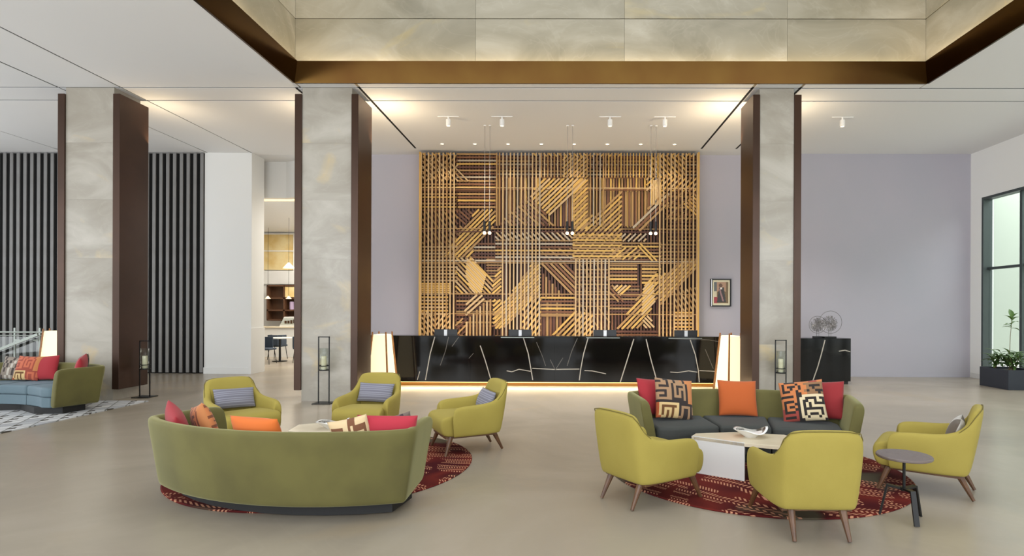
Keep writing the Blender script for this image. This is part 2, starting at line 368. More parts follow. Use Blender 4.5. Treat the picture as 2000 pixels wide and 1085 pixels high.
for i in range(4): MB().box(sx[i] + 0.002, sx[i + 1] - 0.002, 0.94, 1.0, 5.62, ZT).build('marble_slab', M['onyx_wall'], o)
struct(MB().box(-5.1, 6.6, 10.32, 10.42, CZ + 0.07, ZT).box(-5.1, -4.9, 0.8, 10.24, CZ + 0.16, ZT).box(6.41, 6.6, 0.8, 10.24, CZ + 0.16, ZT).box(-5.1, 6.6, 0.8, 0.93, CZ + 0.16, ZT).build('wall_core', M['void']))
# bronze band round the opening, leaning in at the top
def band(name, a, b, na, nb):
    """a,b bottom points, na,nb offsets of the top edge"""
    z0, z1, th = CZ - 0.01, 5.95, 0.03
    a = Vector((*a, z0)); b = Vector((*b, z0)); ta = Vector((a.x + na[0], a.y + na[1], z1)); tb = Vector((b.x + nb[0], b.y + nb[1], z1))
    d = (b - a).normalized(); inn = Vector((-d.y, d.x, 0))
    if inn.dot(Vector(((AX0 + AX1) / 2, 5.5, 0)) - a) > 0: inn = -inn
    vs = [a, b, tb, ta] + [p + inn * th for p in (a, b, tb, ta)]
    o = MB().add(vs, [(0, 1, 2, 3), (7, 6, 5, 4), (0, 4, 5, 1), (1, 5, 6, 2), (2, 6, 7, 3), (3, 7, 4, 0)]).build(name, M['bronze_mirror'])
    return struct(o)
k = 0.09
band('trim_1', (AX0, AY1), (AX1, AY1), (k, -k), (-k, -k)); band('trim_2', (AX0, AY0), (AX0, AY1), (k, k), (k, -k))
band('trim_3', (AX1, AY1), (AX1, AY0), (-k, -k), (-k, k)); band('trim_4', (AX1, AY0), (AX0, AY0), (-k, k), (k, k))
# LED line in the cove behind the band
struct(MB().box(-4.7, 6.2, 10.05, 10.08, 5.74, 5.76).build('trim_5', M['led']))
for x in (-4.76, 6.27): struct(MB().box(x - 0.015, x + 0.015, 1.3, 9.95, 5.74, 5.76).build('trim_6', M['led']))

area('cove_led_back', (0.75, 10.09, 5.90), (R(180), 0, 0), 10.8, 0.03, 44, (1.0, 0.80, 0.5))
area('cove_led_left', (-4.775, 5.6, 5.90), (R(180), 0, R(90)), 8.6, 0.03, 40, (1.0, 0.80, 0.5))
area('cove_led_right', (6.285, 5.6, 5.90), (R(180), 0, R(90)), 8.6, 0.03, 40, (1.0, 0.80, 0.5))
# back wall: lilac stretch, white return block, left slat wall
struct(MB().box(-5.6, 10.4, 14.65, 14.85, 0, CZ).build('wall_back', M['lilac']))
struct(MB().box(4.9, 10.18, 14.5, 14.649, 0, CZ).build('wall_back_right', M['lilac']))
struct(MB().box(5.0, 10.17, 14.488, 14.5, 0.0, 0.05).build('baseboard_back', M['lilac']))
struct(MB().box(-9.18, -7.98, 14.5, 15.1, 0, CZ).build('wall_return', M['white'], bevel=0.004))
bb = MB().box(-9.18, -8.0, 14.47, 14.5, 0, 0.16).build('baseboard_return', M['white']); struct(bb)
struct(MB().box(-8.02, -7.95, 14.44, 15.1, 0, 1.16).build('trim_7', M['white']))
struct(MB().box(-17, -9.18, 14.60, 14.75, 0, CZ).build('wall_back_left', M['void']))
ws = struct(bpy.data.objects.new('wall_slats', None)); COL.objects.link(ws)
ref = None
for i in range(45):
    x = -9.24 - 0.1735 * i
    if ref is None:
        ref = MB().box(-0.042, 0.042, 14.47, 14.50, 0.03, CZ - 0.02).build('slat', M['charcoal'], ws, bevel=0.008, seg=2); s = ref
    else:
        s = ref.copy(); COL.objects.link(s)
    s.location = (x, 0, 0)
struct(MB().box(-17.2, -17, -4, 15, 0, CZ).build('wall_left', M['white']))
# right wall with the tall window
WX = 10.18
struct(MB().box(WX, WX + 0.3, 14.12, 14.7, 0, CZ).box(WX, WX + 0.3, -4, 14.12, 4.44, CZ).box(WX, WX + 0.3, -4, 1.0, 0, 4.44).build('wall_right', mat('bright_white_paint', (240, 240, 238), 0.7)))
struct(MB().box(WX - 0.012, WX, 14.13, 14.49, 0, 0.12).build('baseboard_right', M['white']))
win = struct(bpy.data.objects.new('window_1', None)); COL.objects.link(win)
MB().box(WX + 0.0, WX + 0.22, 14.06, 14.118, 0, 4.44).build('jamb', M['frame_metal'], win)
MB().box(WX + 0.0, WX + 0.22, 1.0, 14.06, 4.38, 4.438).build('head', M['frame_metal'], win)
ym = [14.06, 12.98, 11.8, 10.6, 9.4, 8.2, 7.0, 5.8, 4.6, 3.4, 2.2, 1.0]
for i, y in enumerate(ym):
    if i: MB().box(WX + 0.06, WX + 0.22, y - 0.035, y + 0.035, 0, 4.38).build('mullion', M['frame_metal'], win)
    if i:
        MB().box(WX + 0.10, WX + 0.20, y + 0.035, ym[i - 1] - (0.035 if i > 1 else 0), 2.67, 2.73).build('transom', M['frame_metal'], win)
        for z0, z1 in ((0.02, 2.67), (2.73, 4.38)):
            MB().box(WX + 0.145, WX + 0.155, y + 0.035, ym[i - 1] - (0.035 if i > 1 else 0), z0, z1).build('pane', M['glass'], win)
struct(MB().box(15.5, 15.7, -4, 24, 0, 7).build('wall_garden', mat('garden_wall_paint', (182, 190, 174), 0.8)))
struct(MB().box(10.5, 15.5, -4, 22.9, 0, 0.01).build('floor_bounce', mat('bounce_white', (216, 212, 204), 0.7)))  # unseen pale slab added outside to bounce daylight up to the ceiling
# rooms behind: cafe shell
cs = struct(MB().box(-13.5, -13.3, 15.1, 22, 0, CZ).box(-5.6, -5.4, 14.85, 22, 0, CZ).box(-13.5, -5.4, 22, 22.2, 0, CZ).build('wall_cafe', M['white']))
struct(MB().box(-13.3, -5.6, 14.76, 15.4, CZ, CZ + 0.06).box(-13.3, -5.6, 15.7, 22, 4.60, 4.68).build('ceiling_cafe', M['ceiling']))
struct(MB().prism([(-13.3, 15.4), (-7.55, 15.4), (-6.7, 15.0), (-5.6, 15.0), (-5.6, 15.2), (-6.65, 15.2), (-7.5, 15.6), (-13.3, 15.6)], 4.64, CZ).build('trim_8', M['white']))
struct(MB().prism([(-13.3, 15.62), (-7.5, 15.62), (-6.65, 15.22), (-5.6, 15.22), (-5.6, 15.26), (-6.63, 15.26), (-7.48, 15.66), (-13.3, 15.66)], 4.615, 4.64).build('trim_9', mat('cafe_led', (255, 214, 140), 0.5, emit=(255, 206, 130), estr=2.5)))
area('cafe_fill', (-8, 18.5, 4.55), (0, 0, 0), 4, 5, 420, (1.0, 0.93, 0.82))  # broad fill panel added to brighten the cafe, separate from its cove strip

# ------------------------------------------------------------------ columns
def column(x0, x1, label):
    t = thing('stone_column', label, 'column', ((x0 + x1) / 2, 10.24, 0), 0, 'stone clad lobby columns')
    h = (x1 - x0) / 2
    zs = [0, 1.05, 2.55, 3.6, 4.62, CZ]
    for i in range(5):
        MB().box(-h, h, 0, 0.63, zs[i] + (0.0008 if i else 0), zs[i + 1] - (0.0008 if i < 4 else 0)).build('stone_slab', M['onyx'], t)
    MB().box(-h + 0.004, h - 0.004, 0.004, 0.626, 0.01, CZ - 0.01).build('core', M['onyx'], t)
    for s in (-1, 1):
        MB().box(min(s * h, s * (h + 0.125)), max(s * h, s * (h + 0.125)), -0.03, 0.68, 0.20, 5.49).build('side_panel', M['bronze_panel'], t, bevel=0.004, seg=1)
    return t
column(-8.99, -8.12, 'left stone column with dark side panels beside the black slatted wall')
column(-4.73, -3.84, 'middle stone column with dark side panels at the left end of the black counter')
column(3.44, 4.05, 'narrow stone column with dark side panels at the right end of the black counter')
# warm up-lights hidden behind the column heads, washing the ceiling
for x, p in ((-7.9, 9), (-4.95, 9), (-3.55, 15), (3.15, 15), (4.28, 10)):
    area('column_uplight', (x, 11.0, 4.75), (R(180 - 25), 0, 0), 0.16, 0.1, p, (1.0, 0.78, 0.5))
# floor uplighters behind the counter, grazing the lattice
for x in (-2.9, -1.0, 0.9, 2.8):
    area('lattice_uplight', (x, 13.55, 0.8), (R(180 - 12), 0, 0), 0.8, 0.08, 12, (1.0, 0.82, 0.56))

# ------------------------------------------------------------------ reception counter
CY = 12.42
def px2(px, py, Y): return ((px - 1105) * Y / F, 1.65 - (py - 605) * Y / F)
ct = thing('reception_counter', 'long black marble reception counter with white veins and glowing brass plinth', 'counter', (0, CY, 0))
edges = [-4.3, -3.9, -2.07, -0.24, 1.62, 3.44, 4.2]
for i in range(len(edges) - 1):
    MB().box(edges[i] + 0.0015, edges[i + 1] - 0.0015, 0, 0.04, 0.085, 1.06).build('marble_slab', M['marble'], ct)
MB().box(-4.3, 4.2, -0.012, 0.42, 1.06, 1.085).build('counter_top', M['marble'], ct, bevel=0.004)
MB().box(-4.3, 4.2, 0.04, 0.40, 0.085, 1.06).build('carcass', M['black'], ct)
MB().box(-4.3, 4.2, 0.40, 1.0, 0.72, 0.76).build('work_surface', M['dark_wood'], ct)
for x in (-4.25, -0.1, 4.1): MB().box(x, x + 0.05, 0.40, 0.98, 0, 0.72).build('support', M['black'], ct)
MB().box(-4.3, 4.2, 0.05, 0.38, 0.0, 0.085).build('plinth', M['brass_strip'], ct)
MB().box(-4.28, 4.18, 0.012, 0.022, 0.072, 0.084).build('led_strip', M['led'], ct)
area('counter_plinth_led', (-0.05, CY + 0.0, 0.070), (R(-48), 0, 0), 8.4, 0.02, 15, (1.0, 0.78, 0.46))
VE = [([(849, 656), (840, 692), (831, 743)], 2.2, 1), ([(876, 657), (870, 686), (860, 714)], 1.6, 0), ([(896, 657), (883, 677)], 1.6, 0),
      ([(938, 675), (948, 704), (959, 741)], 2.2, 1), ([(820, 726), (815, 743)], 1.6, 1), ([(1022, 657), (1032, 690), (1038, 724), (1041, 742)], 2.2, 1),
      ([(1048, 668), (1060, 696), (1066, 714)], 1.3, 0), ([(990, 724), (1000, 726), (1014, 721), (1038, 725)], 1.8, 1), ([(1040, 719), (1084, 721), (1100, 720.5), (1132, 720)], 1.9, 1),
      ([(1075, 702), (1085, 722), (1100, 698)], 1.3, 0), ([(1142, 723), (1157, 723.5), (1184, 729)], 1.8, 1), ([(1149, 658), (1140, 691), (1135, 718), (1132, 742)], 2.2, 1),
      ([(1128, 660), (1117, 685), (1108, 714)], 1.5, 0), ([(1238, 661), (1225, 703), (1212, 745)], 2.4, 1), ([(1262, 661), (1271, 699), (1284, 745)], 2.4, 1),
      ([(1347, 659), (1358, 691), (1364, 722), (1366, 745)], 2.2, 1), ([(1309, 725), (1324, 726), (1345, 722.5), (1362, 725)], 1.8, 1), ([(1366, 722), (1404, 723.5), (1420, 724)], 1.6, 1),
      ([(1377, 680), (1393, 718)], 1.5, 0), ([(1305, 660), (1385, 662), (1412, 667)], 1.4, 0), ([(916, 700), (925, 690)], 1.2, 0)]
def veins(parent, data, Y, ox, oy):
    for q, mm in ((1, M['vein']), (0, M['veinf'])):
        b = MB()
        for pts, wd, kind in data:
            if kind != q: continue
            for i in range(len(pts) - 1):
                (xa, za), (xb_, zb) = px2(*pts[i], Y), px2(*pts[i + 1], Y)
                za = min(za, 1.058); zb = max(min(zb, 1.058), 0.088)
                b.bar((xa - ox, oy - 0.0006, za), (xb_ - ox, oy - 0.0006, zb), 0.85 * wd * Y / F, 0.002, (0, 1, 0))
        if b.v: stuff(b.build('marble_veining', mm, parent))
veins(ct, VE, CY, 0, 0)
for px in (1011, 1178, 1338):
    x = (px - 1105) * CY / F
    MB().box(x - 0.36, x + 0.36, -0.03, 0.1, 1.045, 1.06).build('signing_ledge', M['steel'], ct)
for i, (px, lb) in enumerate(((870, 'first dark monitor from the left behind the counter top'), (1016, 'second dark monitor from the left behind the counter top'), (1182, 'third dark monitor from the left behind the counter top'), (1340, 'rightmost dark monitor behind the counter top'))):
    x = (px - 1105) * 12.95 / F
    t = thing('monitor', lb, 'monitor', (x, 12.98, 0.76), 0, 'monitors behind the counter')
    MB().box(-0.26, 0.26, 0, 0.03, 0.10, 0.445).build('screen_panel', M['monitor'], t, bevel=0.004)
    MB().box(-0.035, 0.035, -0.03, 0.0, 0.02, 0.435).build('stand', M['alu'], t, bevel=0.004)
    MB().box(-0.12, 0.12, -0.10, 0.08, 0, 0.02).build('foot', M['alu'], t)
# side console
cn = thing('side_console', 'short black marble console with one white vein in front of lilac wall', 'console', (5.66, 12.95, 0))
MB().box(-0.72, 0.76, 0, 0.55, 0.07, 1.037).build('body', M['marble'], cn, bevel=0.003)
MB().box(-0.68, 0.72, 0.04, 0.5, 0, 0.07).build('plinth', M['plinth'], cn)
veins(cn, [([(1610, 661), (1603, 689), (1596, 714), (1587, 744)], 2.4, 1), ([(1637, 683), (1649, 681), (1659, 684)], 2.0, 1)], 12.95, 5.66, 0)

# ------------------------------------------------------------------ lattice screen
SY = 14.2; U = SY / F
def sx_(p): return (p - 1105) * U
def sz_(p): return 1.65 + (605 - p) * U
scr = thing('lattice_screen', 'tall gold and brown lattice screen of layered battens behind the counter', 'screen', (0, SY, 0))
MB().box(sx_(819), sx_(1363), 0.24, 0.44, 0, sz_(298)).build('back_panel', M['screen_back'], scr)
MB().box(sx_(817), sx_(820), 0.0, 0.40, 0, sz_(296.5)).build('edge_frame', M['gold'], scr)
MB().box(sx_(1362), sx_(1365), 0.0, 0.40, 0, sz_(296.5)).build('edge_frame', M['gold'], scr)
MB().box(sx_(820), sx_(1362), 0.02, 0.24, 0, 0.72).build('base_box', M['screen_back'], scr)
BARS = []      # (x0,z0,x1,z1,width,layer,material)
def patch(poly, ang, pitch, wd, layer, mats, jitter=0.0, off=0.0):
    a = R(ang); d = (math.cos(a), -math.sin(a)); n = (math.sin(a), math.cos(a))      # pixel y runs down: ang 45 reads "/"
    ts = [x * n[0] + y * n[1] for x, y in poly]; k0 = math.ceil((min(ts) - off) / pitch); i = 0
    t = k0 * pitch + off + 0.01
    while t < max(ts):
        hits = []
        for j in range(len(poly)):
            (xa, ya), (xb_, yb) = poly[j], poly[(j + 1) % len(poly)]
            ta, tb = xa * n[0] + ya * n[1], xb_ * n[0] + yb * n[1]
            if (ta < t) != (tb < t):
                q = (t - ta) / (tb - ta); x, y = xa + q * (xb_ - xa), ya + q * (yb - ya); hits.append(x * d[0] + y * d[1])
        hits.sort()
        for h in range(0, len(hits) - 1, 2):
            s0, s1 = hits[h], hits[h + 1]
            if s1 - s0 > 5:
                BARS.append((n[0] * t + d[0] * s0, n[1] * t + d[1] * s0, n[0] * t + d[0] * s1, n[1] * t + d[1] * s1, wd, layer, mats[i % len(mats)] if not jitter else random.choice(mats)))
        t += pitch; i += 1
def rect(x0, x1, y0, y1): return [(x0, y0), (x1, y0), (x1, y1), (x0, y1)]
B = 672
# deepest layer: fine fill of dark battens so that no gap looks through
patch(rect(822, 1361, 300, B), 90, 6.3, 3.4, 1, ['red', 'red', 'brown'])
# layer 5 front verticals
patch(rect(820, 890, 298, B), 90, 7.2, 2.7, 5, ['pale', 'tan', 'pale'])
patch(rect(975, 1055, 298, B), 90, 7.2, 2.7, 5, ['pale', 'silver', 'pale'], off=2)
patch(rect(1121, 1192, 505, B), 90, 7.2, 2.9, 5, ['pale', 'pale', 'silver'], off=1)
patch(rect(1287, 1362, 298, B), 90, 7.3, 2.7, 5, ['pale', 'pale', 'tan'], off=3)
patch(rect(1148, 1178, 298, 440), 90, 6.4, 2.4, 5, ['tan', 'silver'])
patch(rect(1055, 1148, 298, 346), 90, 6.4, 2.3, 5, ['tan', 'pale'])
patch(rect(1178, 1287, 298, 346), 90, 6.0, 2.3, 5, ['tan', 'gold'])
patch(rect(966, 976, 298, 440), 90, 5.6, 2.6, 5, ['tan'])
# thin horizontals over everything but the front
for y, m in ((366, 'pale'), (369.5, 'brown'), (446, 'tan'), (452, 'red'), (509.5, 'silver'), (513, 'tan'), (574, 'tan'), (613, 'tan')):
    BARS.append((821, y, 1361, y, 1.9, 4, m))
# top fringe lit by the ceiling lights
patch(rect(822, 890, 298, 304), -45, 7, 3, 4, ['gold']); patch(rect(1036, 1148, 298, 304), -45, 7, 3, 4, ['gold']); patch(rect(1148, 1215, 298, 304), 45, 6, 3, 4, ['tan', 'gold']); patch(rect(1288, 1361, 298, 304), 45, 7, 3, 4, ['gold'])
# left column of patterns
patch(rect(822, 892, 304, 353), 45, 7.2, 2.8, 3, ['tan', 'brown', 'pale']); patch([(822, 304), (886, 320), (915, 353), (822, 353)], -45, 7.2, 2.6, 4, ['pale', 'tan'])
patch(rect(822, 892, 353, 410), 0, 6.4, 3, 3, ['tan', 'gold', 'brown']); patch(rect(822, 892, 410, 478), -52, 7, 3, 3, ['brown', 'tan'])
patch(rect(822, 892, 478, 550), 0, 6.6, 3, 3, ['pale', 'tan']); patch(rect(822, 880, 552, 574), 0, 4.4, 3.6, 4, ['gold'])
patch(rect(822, 874, 574, 616), 0, 6.6, 3.2, 4, ['pale', 'gold']); patch(rect(822, 848, 606, B), -48, 7, 3, 4, ['pale', 'tan']); patch(rect(848, 878, 616, B), 48, 7, 3, 4, ['pale', 'tan'])
# big horizontal field
patch(rect(889, 967, 299, 350), 0, 6.5, 3.2, 3, ['tan', 'brown', 'silver', 'gold', 'red']); patch(rect(889, 966, 350, 408), 0, 6.4, 3.7, 3, ['tan', 'brown', 'gold', 'brown'])
patch([(890, 408), (930, 408), (905, 440), (890, 430)], -42, 6, 3.4, 2, ['brown', 'red'])
patch([(930, 408), (966, 408), (966, 436), (912, 502), (866, 502), (890, 462)], 45, 6.2, 3.7, 3, ['gold', 'tan', 'gold'])
patch(rect(867, 925, 440, 512), -45, 7, 3, 2, ['tan', 'brown'])
patch(rect(905, 980, 470, 512), 0, 6.6, 3.2, 2, ['brown', 'silver', 'tan', 'red'])
patch([(888, 503), (918, 503), (968, 556), (956, 574), (888, 574)], -46, 6.6, 3.5, 3, ['gold', 'tan', 'pale'])
patch([(910, 505), (922, 505), (949, 538), (940, 572), (920, 572), (908, 538)], -46, 3.5, 3.3, 4, ['pale', 'gold'])
patch([(978, 512), (978, 574), (958, 574), (962, 548)], 42, 5.4, 3.8, 4, ['gold', 'tan']); patch(rect(948, 980, 505, 545), 0, 5.5, 3, 2, ['tan', 'brown'])
patch(rect(889, 980, 574, 640), 0, 7, 3.6, 2, ['brown', 'red', 'tan'])
patch([(922, 575), (950, 577), (911, 624), (905, 602)], 42, 7.4, 3.8, 4, ['pale']); patch([(912, 624), (943, 592), (962, 582), (962, B), (908, B), (908, 640)], 90, 6.6, 3.2, 4, ['pale', 'tan'])
patch(rect(962, 980, 585, 632), 42, 6.4, 3.8, 3, ['gold']); patch(rect(888, 910, 622, B), 45, 7, 3, 3, ['red', 'tan'])
# top run
patch(rect(966, 1363, 304, 347), 0, 6.5, 3, 2, ['brown', 'tan', 'silver']); patch(rect(1035, 1220, 304, 330), -45, 7, 2.6, 3, ['brown', 'red'])
patch(rect(1098, 1148, 304, 346), 45, 5.6, 3.4, 4, ['gold', 'tan']); patch(rect(1268, 1340, 304, 345), -45, 7.2, 3.4, 4, ['gold', 'tan'])
patch(rect(1262, 1362, 345, 372), 45, 7.4, 3.0, 4, ['pale', 'gold'])
patch(rect(966, 1120, 345, 440), 90, 5.7, 3.6, 2, ['tan', 'brown', 'gold', 'red']); patch(rect(1148, 1268, 345, 442), 90, 5.6, 3.5, 2, ['tan', 'brown', 'gold'])
patch([(1056, 347), (1146, 347), (1120, 374), (1072, 421), (1033, 382)], 44, 6.3, 3.7, 4, ['gold', 'pale'])
patch([(1031, 382), (1086, 440), (968, 440)], -42, 6, 3.5, 4, ['brown', 'tan', 'red'])
patch(rect(1119, 1147, 347, 446), 45, 5.4, 3.8, 4, ['gold', 'tan']); patch(rect(1119, 1147, 366, 446), 90, 7, 4.4, 3, ['gold'])
patch([(1214, 372), (1214, 468), (1119, 468), (1119, 450)], 44, 6.5, 3.7, 4, ['gold', 'tan'])
patch(rect(1214, 1268, 372, 440), 90, 6.4, 3.6, 3, ['brown', 'tan'])
patch(rect(1268, 1290, 350, 398), 90, 4.4, 3.8, 4, ['gold', 'pale']); patch([(1290, 374), (1306, 374), (1306, 396), (1250, 450), (1234, 446), (1270, 400)], 44, 6.4, 4, 4, ['tan', 'silver', 'brown'])
patch(rect(1306, 1362, 374, 470), 0, 7.2, 3, 3, ['brown', 'tan', 'red']); patch(rect(1300, 1362, 374, 430), 45, 7.4, 2.8, 3, ['brown', 'tan']); patch([(1335, 396), (1362, 372), (1362, 428)], -42, 5.4, 3.2, 4, ['gold', 'tan'])
# middle belt
patch(rect(966, 1118, 453, 469), -45, 7.0, 3.0, 4, ['silver', 'pale']); patch(rect(966, 1122, 468, 512), 0, 6.6, 3.2, 3, ['tan', 'silver', 'brown', 'gold'])
patch(rect(1055, 1120, 480, 512), -42, 7, 2.6, 2, ['brown', 'tan'])
patch(rect(1118, 1214, 456, 508), 0, 5.2, 3.2, 4, ['gold', 'tan']); patch(rect(1118, 1214, 470, 508), 45, 6.6, 3, 3, ['gold', 'brown'])
patch(rect(1213, 1262, 455, 470), 44, 7, 3.2, 4, ['silver', 'pale']); patch(rect(1214, 1292, 470, 510), 0, 6.4, 3.2, 3, ['tan', 'gold', 'brown']); patch(rect(1194, 1250, 482, 506), 40, 7, 3.2, 4, ['gold', 'tan']); patch([(1243, 474), (1256, 474), (1288, 508), (1266, 508)], -46, 6, 3.2, 4, ['gold'])
patch(rect(1290, 1362, 470, 512), 0, 7, 3, 3, ['tan', 'brown'])
# lower middle
patch([(980, 596), (1040, 512), (1055, 512), (1055, 576), (980, 642), (965, 642), (965, 612)], 45, 4.8, 3.8, 3, ['gold', 'tan', 'gold']); patch(rect(1020, 1056, 580, B), 52, 7.4, 3.4, 4, ['gold', 'tan'])
patch([(1055, 514), (1108, 514), (1123, 532), (1123, 574), (1112, 574)], -45, 6.2, 4.0, 4, ['brown', 'tan']); patch([(1055, 528), (1102, 578), (1055, 582)], 90, 6.2, 3.8, 3, ['brown', 'tan'])
patch(rect(1054, 1123, 576, 618), 0, 7, 3.6, 3, ['gold', 'brown', 'tan']); patch(rect(1054, 1100, 590, B), 90, 6.4, 4.2, 2, ['brown', 'red', 'tan'])
patch([(1123, 606), (1158, 612), (1158, B), (1060, B)], 46, 7.2, 3.8, 4, ['gold', 'tan'])
patch(rect(1123, 1192, 512, 640), -52, 8, 2.8, 2, ['tan', 'red', 'brown']); patch(rect(1123, 1192, 520, 600), 0, 7.2, 2.6, 3, ['tan', 'brown'])
# lower right
patch(rect(1190, 1245, 512, 556), 0, 6.8, 4.0, 3, ['tan', 'gold', 'brown']); patch(rect(1254, 1292, 514, 556), 0, 6.8, 4, 3, ['tan', 'gold'])
patch([(1192, 556), (1232, 556), (1212, 577)], 42, 5.6, 3.8, 4, ['gold', 'pale']); patch([(1190, 556), (1196, 556), (1222, 588), (1206, 588), (1190, 572)], -46, 6.4, 3, 4, ['tan', 'brown'])
patch(rect(1190, 1250, 556, 612), 0, 6.2, 3.4, 2, ['brown', 'tan', 'red'])
patch([(1206, 642), (1262, 554), (1290, 520), (1290, 570), (1252, 640)], 46, 6.6, 4, 3, ['gold', 'tan']); patch([(1253, 618), (1256, 564), (1276, 545), (1280, 590)], 46, 4.0, 3.6, 4, ['pale', 'gold'])
patch([(1256, 622), (1266, 614), (1282, 638), (1258, 640)], -46, 5.6, 3.4, 4, ['pale']); patch(rect(1204, 1288, 642, B), 0, 6.6, 4, 3, ['red', 'brown', 'tan'])
patch([(1290, 540), (1336, 505), (1362, 505), (1362, 524), (1290, 600)], 46, 5.0, 3.8, 4, ['gold', 'tan']); patch(rect(1290, 1318, 590, B), 0, 8.0, 2.8, 2, ['brown', 'red'])
patch(rect(1318, 1362, 560, 606), -52, 7.4, 3, 3, ['pale', 'tan']); patch(rect(1318, 1352, 604, 645), 0, 7, 3.4, 4, ['gold', 'pale'])
UB = {}
for k_ in ('gold', 'pale', 'tan', 'brown', 'red', 'silver'):
    o = MB().box(-.5, .5, -.5, .5, -.5, .5).build('batten', M[k_]); UB[k_] = o.data; bpy.data.objects.remove(o, do_unlink=True)
BARS.sort(key=lambda b: -math.hypot(b[2] - b[0], b[3] - b[1]) * b[4] * (1 + 0.15 * b[5]))
LAY = {5: 0.02, 4: 0.058, 3: 0.096, 2: 0.136, 1: 0.178}
rest = {}
for i, (xa, ya, xb_, yb, wd, ly, mk) in enumerate(BARS):
    A = Vector((sx_(xa), LAY[ly] + (i % 7) * 0.0009, sz_(ya))); Bv = Vector((sx_(xb_), LAY[ly] + (i % 7) * 0.0009, sz_(yb)))
    c = (A + Bv) / 2; ln = (Bv - A).length; an = math.atan2(Bv.z - A.z, Bv.x - A.x)
    if i < 300:
        o = bpy.data.objects.new('batten', UB[mk]); COL.objects.link(o); o.parent = scr
        o.location = c; o.rotation_euler = (0, -an, 0); o.scale = (ln, 0.028, wd * U)
    else:
        Mx = Matrix.Translation(c) @ Matrix.Rotation(-an, 4, 'Y')
        rest.setdefault(mk, MB()).box(-ln / 2, ln / 2, -0.014, 0.014, -wd * U / 2, wd * U / 2, Mx)
for mk, b in rest.items(): stuff(b.build('short_battens', M[mk], scr))

# ------------------------------------------------------------------ ceiling lights
def spot(name, loc, power, size, blend=0.6, col=(1, 0.88, 0.70), rot=(0, 0, 0), rad=0.03):
    l = bpy.data.lights.new(name, 'SPOT'); l.energy = power; l.spot_size = R(size); l.spot_blend = blend; l.color = col; l.shadow_soft_size = rad
    o = bpy.data.objects.new(name, l); COL.objects.link(o); o.location = loc; o.rotation_euler = rot; return o
ord_ = ['first', 'second', 'third', 'fourth', 'fifth', 'sixth', 'seventh', 'eighth']
for i, px in enumerate((862, 926, 991, 1056, 1120, 1185, 1250, 1316)):
    x = (px - 1105) * 13.69 / F
    t = thing('recessed_downlight', ord_[i] + ' from the left in the row of small glowing ceiling downlights over the lattice screen', 'downlight', (x, 13.69, CZ), 0, 'downlights above the lattice screen')
    MB().lathe([(0.035, -0.006), (0.055, -0.008), (0.06, 0.0)], 20).build('bezel', M['white_metal'], t)
    MB().lathe([(0.036, -0.007), (0.0, -0.012)], 20).build('lens', M['bulb'], t)
    spot('downlight_beam', (x, 13.69, CZ - 0.03), 40, 78, 0.7, (1, 0.88, 0.64), (R(14), 0, 0))
for i, (px, lb) in enumerate(((874, 'leftmost white cylinder spotlight on the ceiling above the counter'), (979, 'second white cylinder spotlight from the left on the ceiling above the counter'), (1190, 'third white cylinder spotlight from the left on the ceiling above the counter'), (1297, 'fourth white cylinder spotlight from the left, above the right of the counter'), (1642, 'white cylinder spotlight alone on the ceiling right of the narrow column'))):
    x = (px - 1105) * 11.76 / F
    t = thing('spotlight', lb, 'spotlight', (x, 11.76, CZ), 0, 'white cylinder ceiling spotlights')
    MB().box(-0.22, 0.22, -0.02, 0.02, -0.012, 0).build('mount_plate', M['white_metal'], t)
    MB().rod((0, 0, -0.012), (0, 0, -0.07), 0.018).build('neck', M['white_metal'], t)
    hs = MB().lathe([(0.0, -0.06), (0.048, -0.06), (0.05, -0.07), (0.05, -0.19), (0.042, -0.195), (0.0, -0.17)], 20).build('housing', M['white_metal'], t, smooth=False)
    MB().lathe([(0.040, -0.188), (0.0, -0.19)], 20).build('lens', M['bulb'], hs)
    spot('spotlight_beam', (x, 11.76, CZ - 0.21), 430, 105, 0.95, (1, 0.95, 0.88))
for nm, xc in (('left', -1.70), ('middle', 0.08), ('right', 1.87)):
    for s, w_ in ((-1, 'left'), (1, 'right')):
        x = xc + s * 0.055
        t = thing('pendant_lamp', f'{w_} black tube pendant of the {nm} pair hanging over the counter', 'pendant lamp', (x, 12.32, CZ), 0, 'black tube pendants over the counter')
        MB().lathe([(0.03, -0.02), (0.03, 0.0)], 12).build('ceiling_rose', M['white_metal'], t)
        MB().rod((0, 0, -0.02), (0, 0, -2.06), 0.0055, n=6).build('cord', M['cord'], t)
        tbb = MB().lathe([(0.0, -2.05), (0.028, -2.06), (0.028, -2.28), (0.0, -2.27)], 14).build('tube', M['black'], t, smooth=False)
        b = MB()
        b.lathe([(0.0, -2.345)] + [(0.034 * math.sin(a * PI / 8), -2.311 - 0.034 * math.cos(a * PI / 8)) for a in range(1, 8)] + [(0.0, -2.277)], 14)
        b.build('bulb', M['bulb'], tbb, smooth=True)

# ------------------------------------------------------------------ floor lamps, lanterns
def lerp(a, b, t): return a + (b - a) * t
def floor_lamp(loc, rz, label, s=1.0):
    t = thing('floor_lamp', label, 'lamp', loc, rz, 'glowing tapered floor lamps')
    h0, h1, z0, z1 = 0.215, 0.135, 0.10, 1.15
    sh = MB().prism([(-h0, -h0), (h0, -h0), (h0, h0), (-h0, h0)], z0, z1, [(-h1, -h1), (h1, -h1), (h1, h1), (-h1, h1)]); sh.build('lamp_shade', M['shade'], t, bevel=0.02, seg=3)
    for i in (-1, 1):
        for j in (-1, 1):
            MB().rod((i * (h0 + 0.018), j * (h0 + 0.018), 0), (i * (h1 + 0.005), j * (h1 + 0.005), 1.20), 0.02, 0.016, sq=True).build('post', M['oak'], t)
    MB().box(-h0, h0, -0.012, 0.012, 0.08, 0.10).box(-0.012, 0.012, -h0, h0, 0.08, 0.10).build('cross_rail', M['oak'], t)
    return t
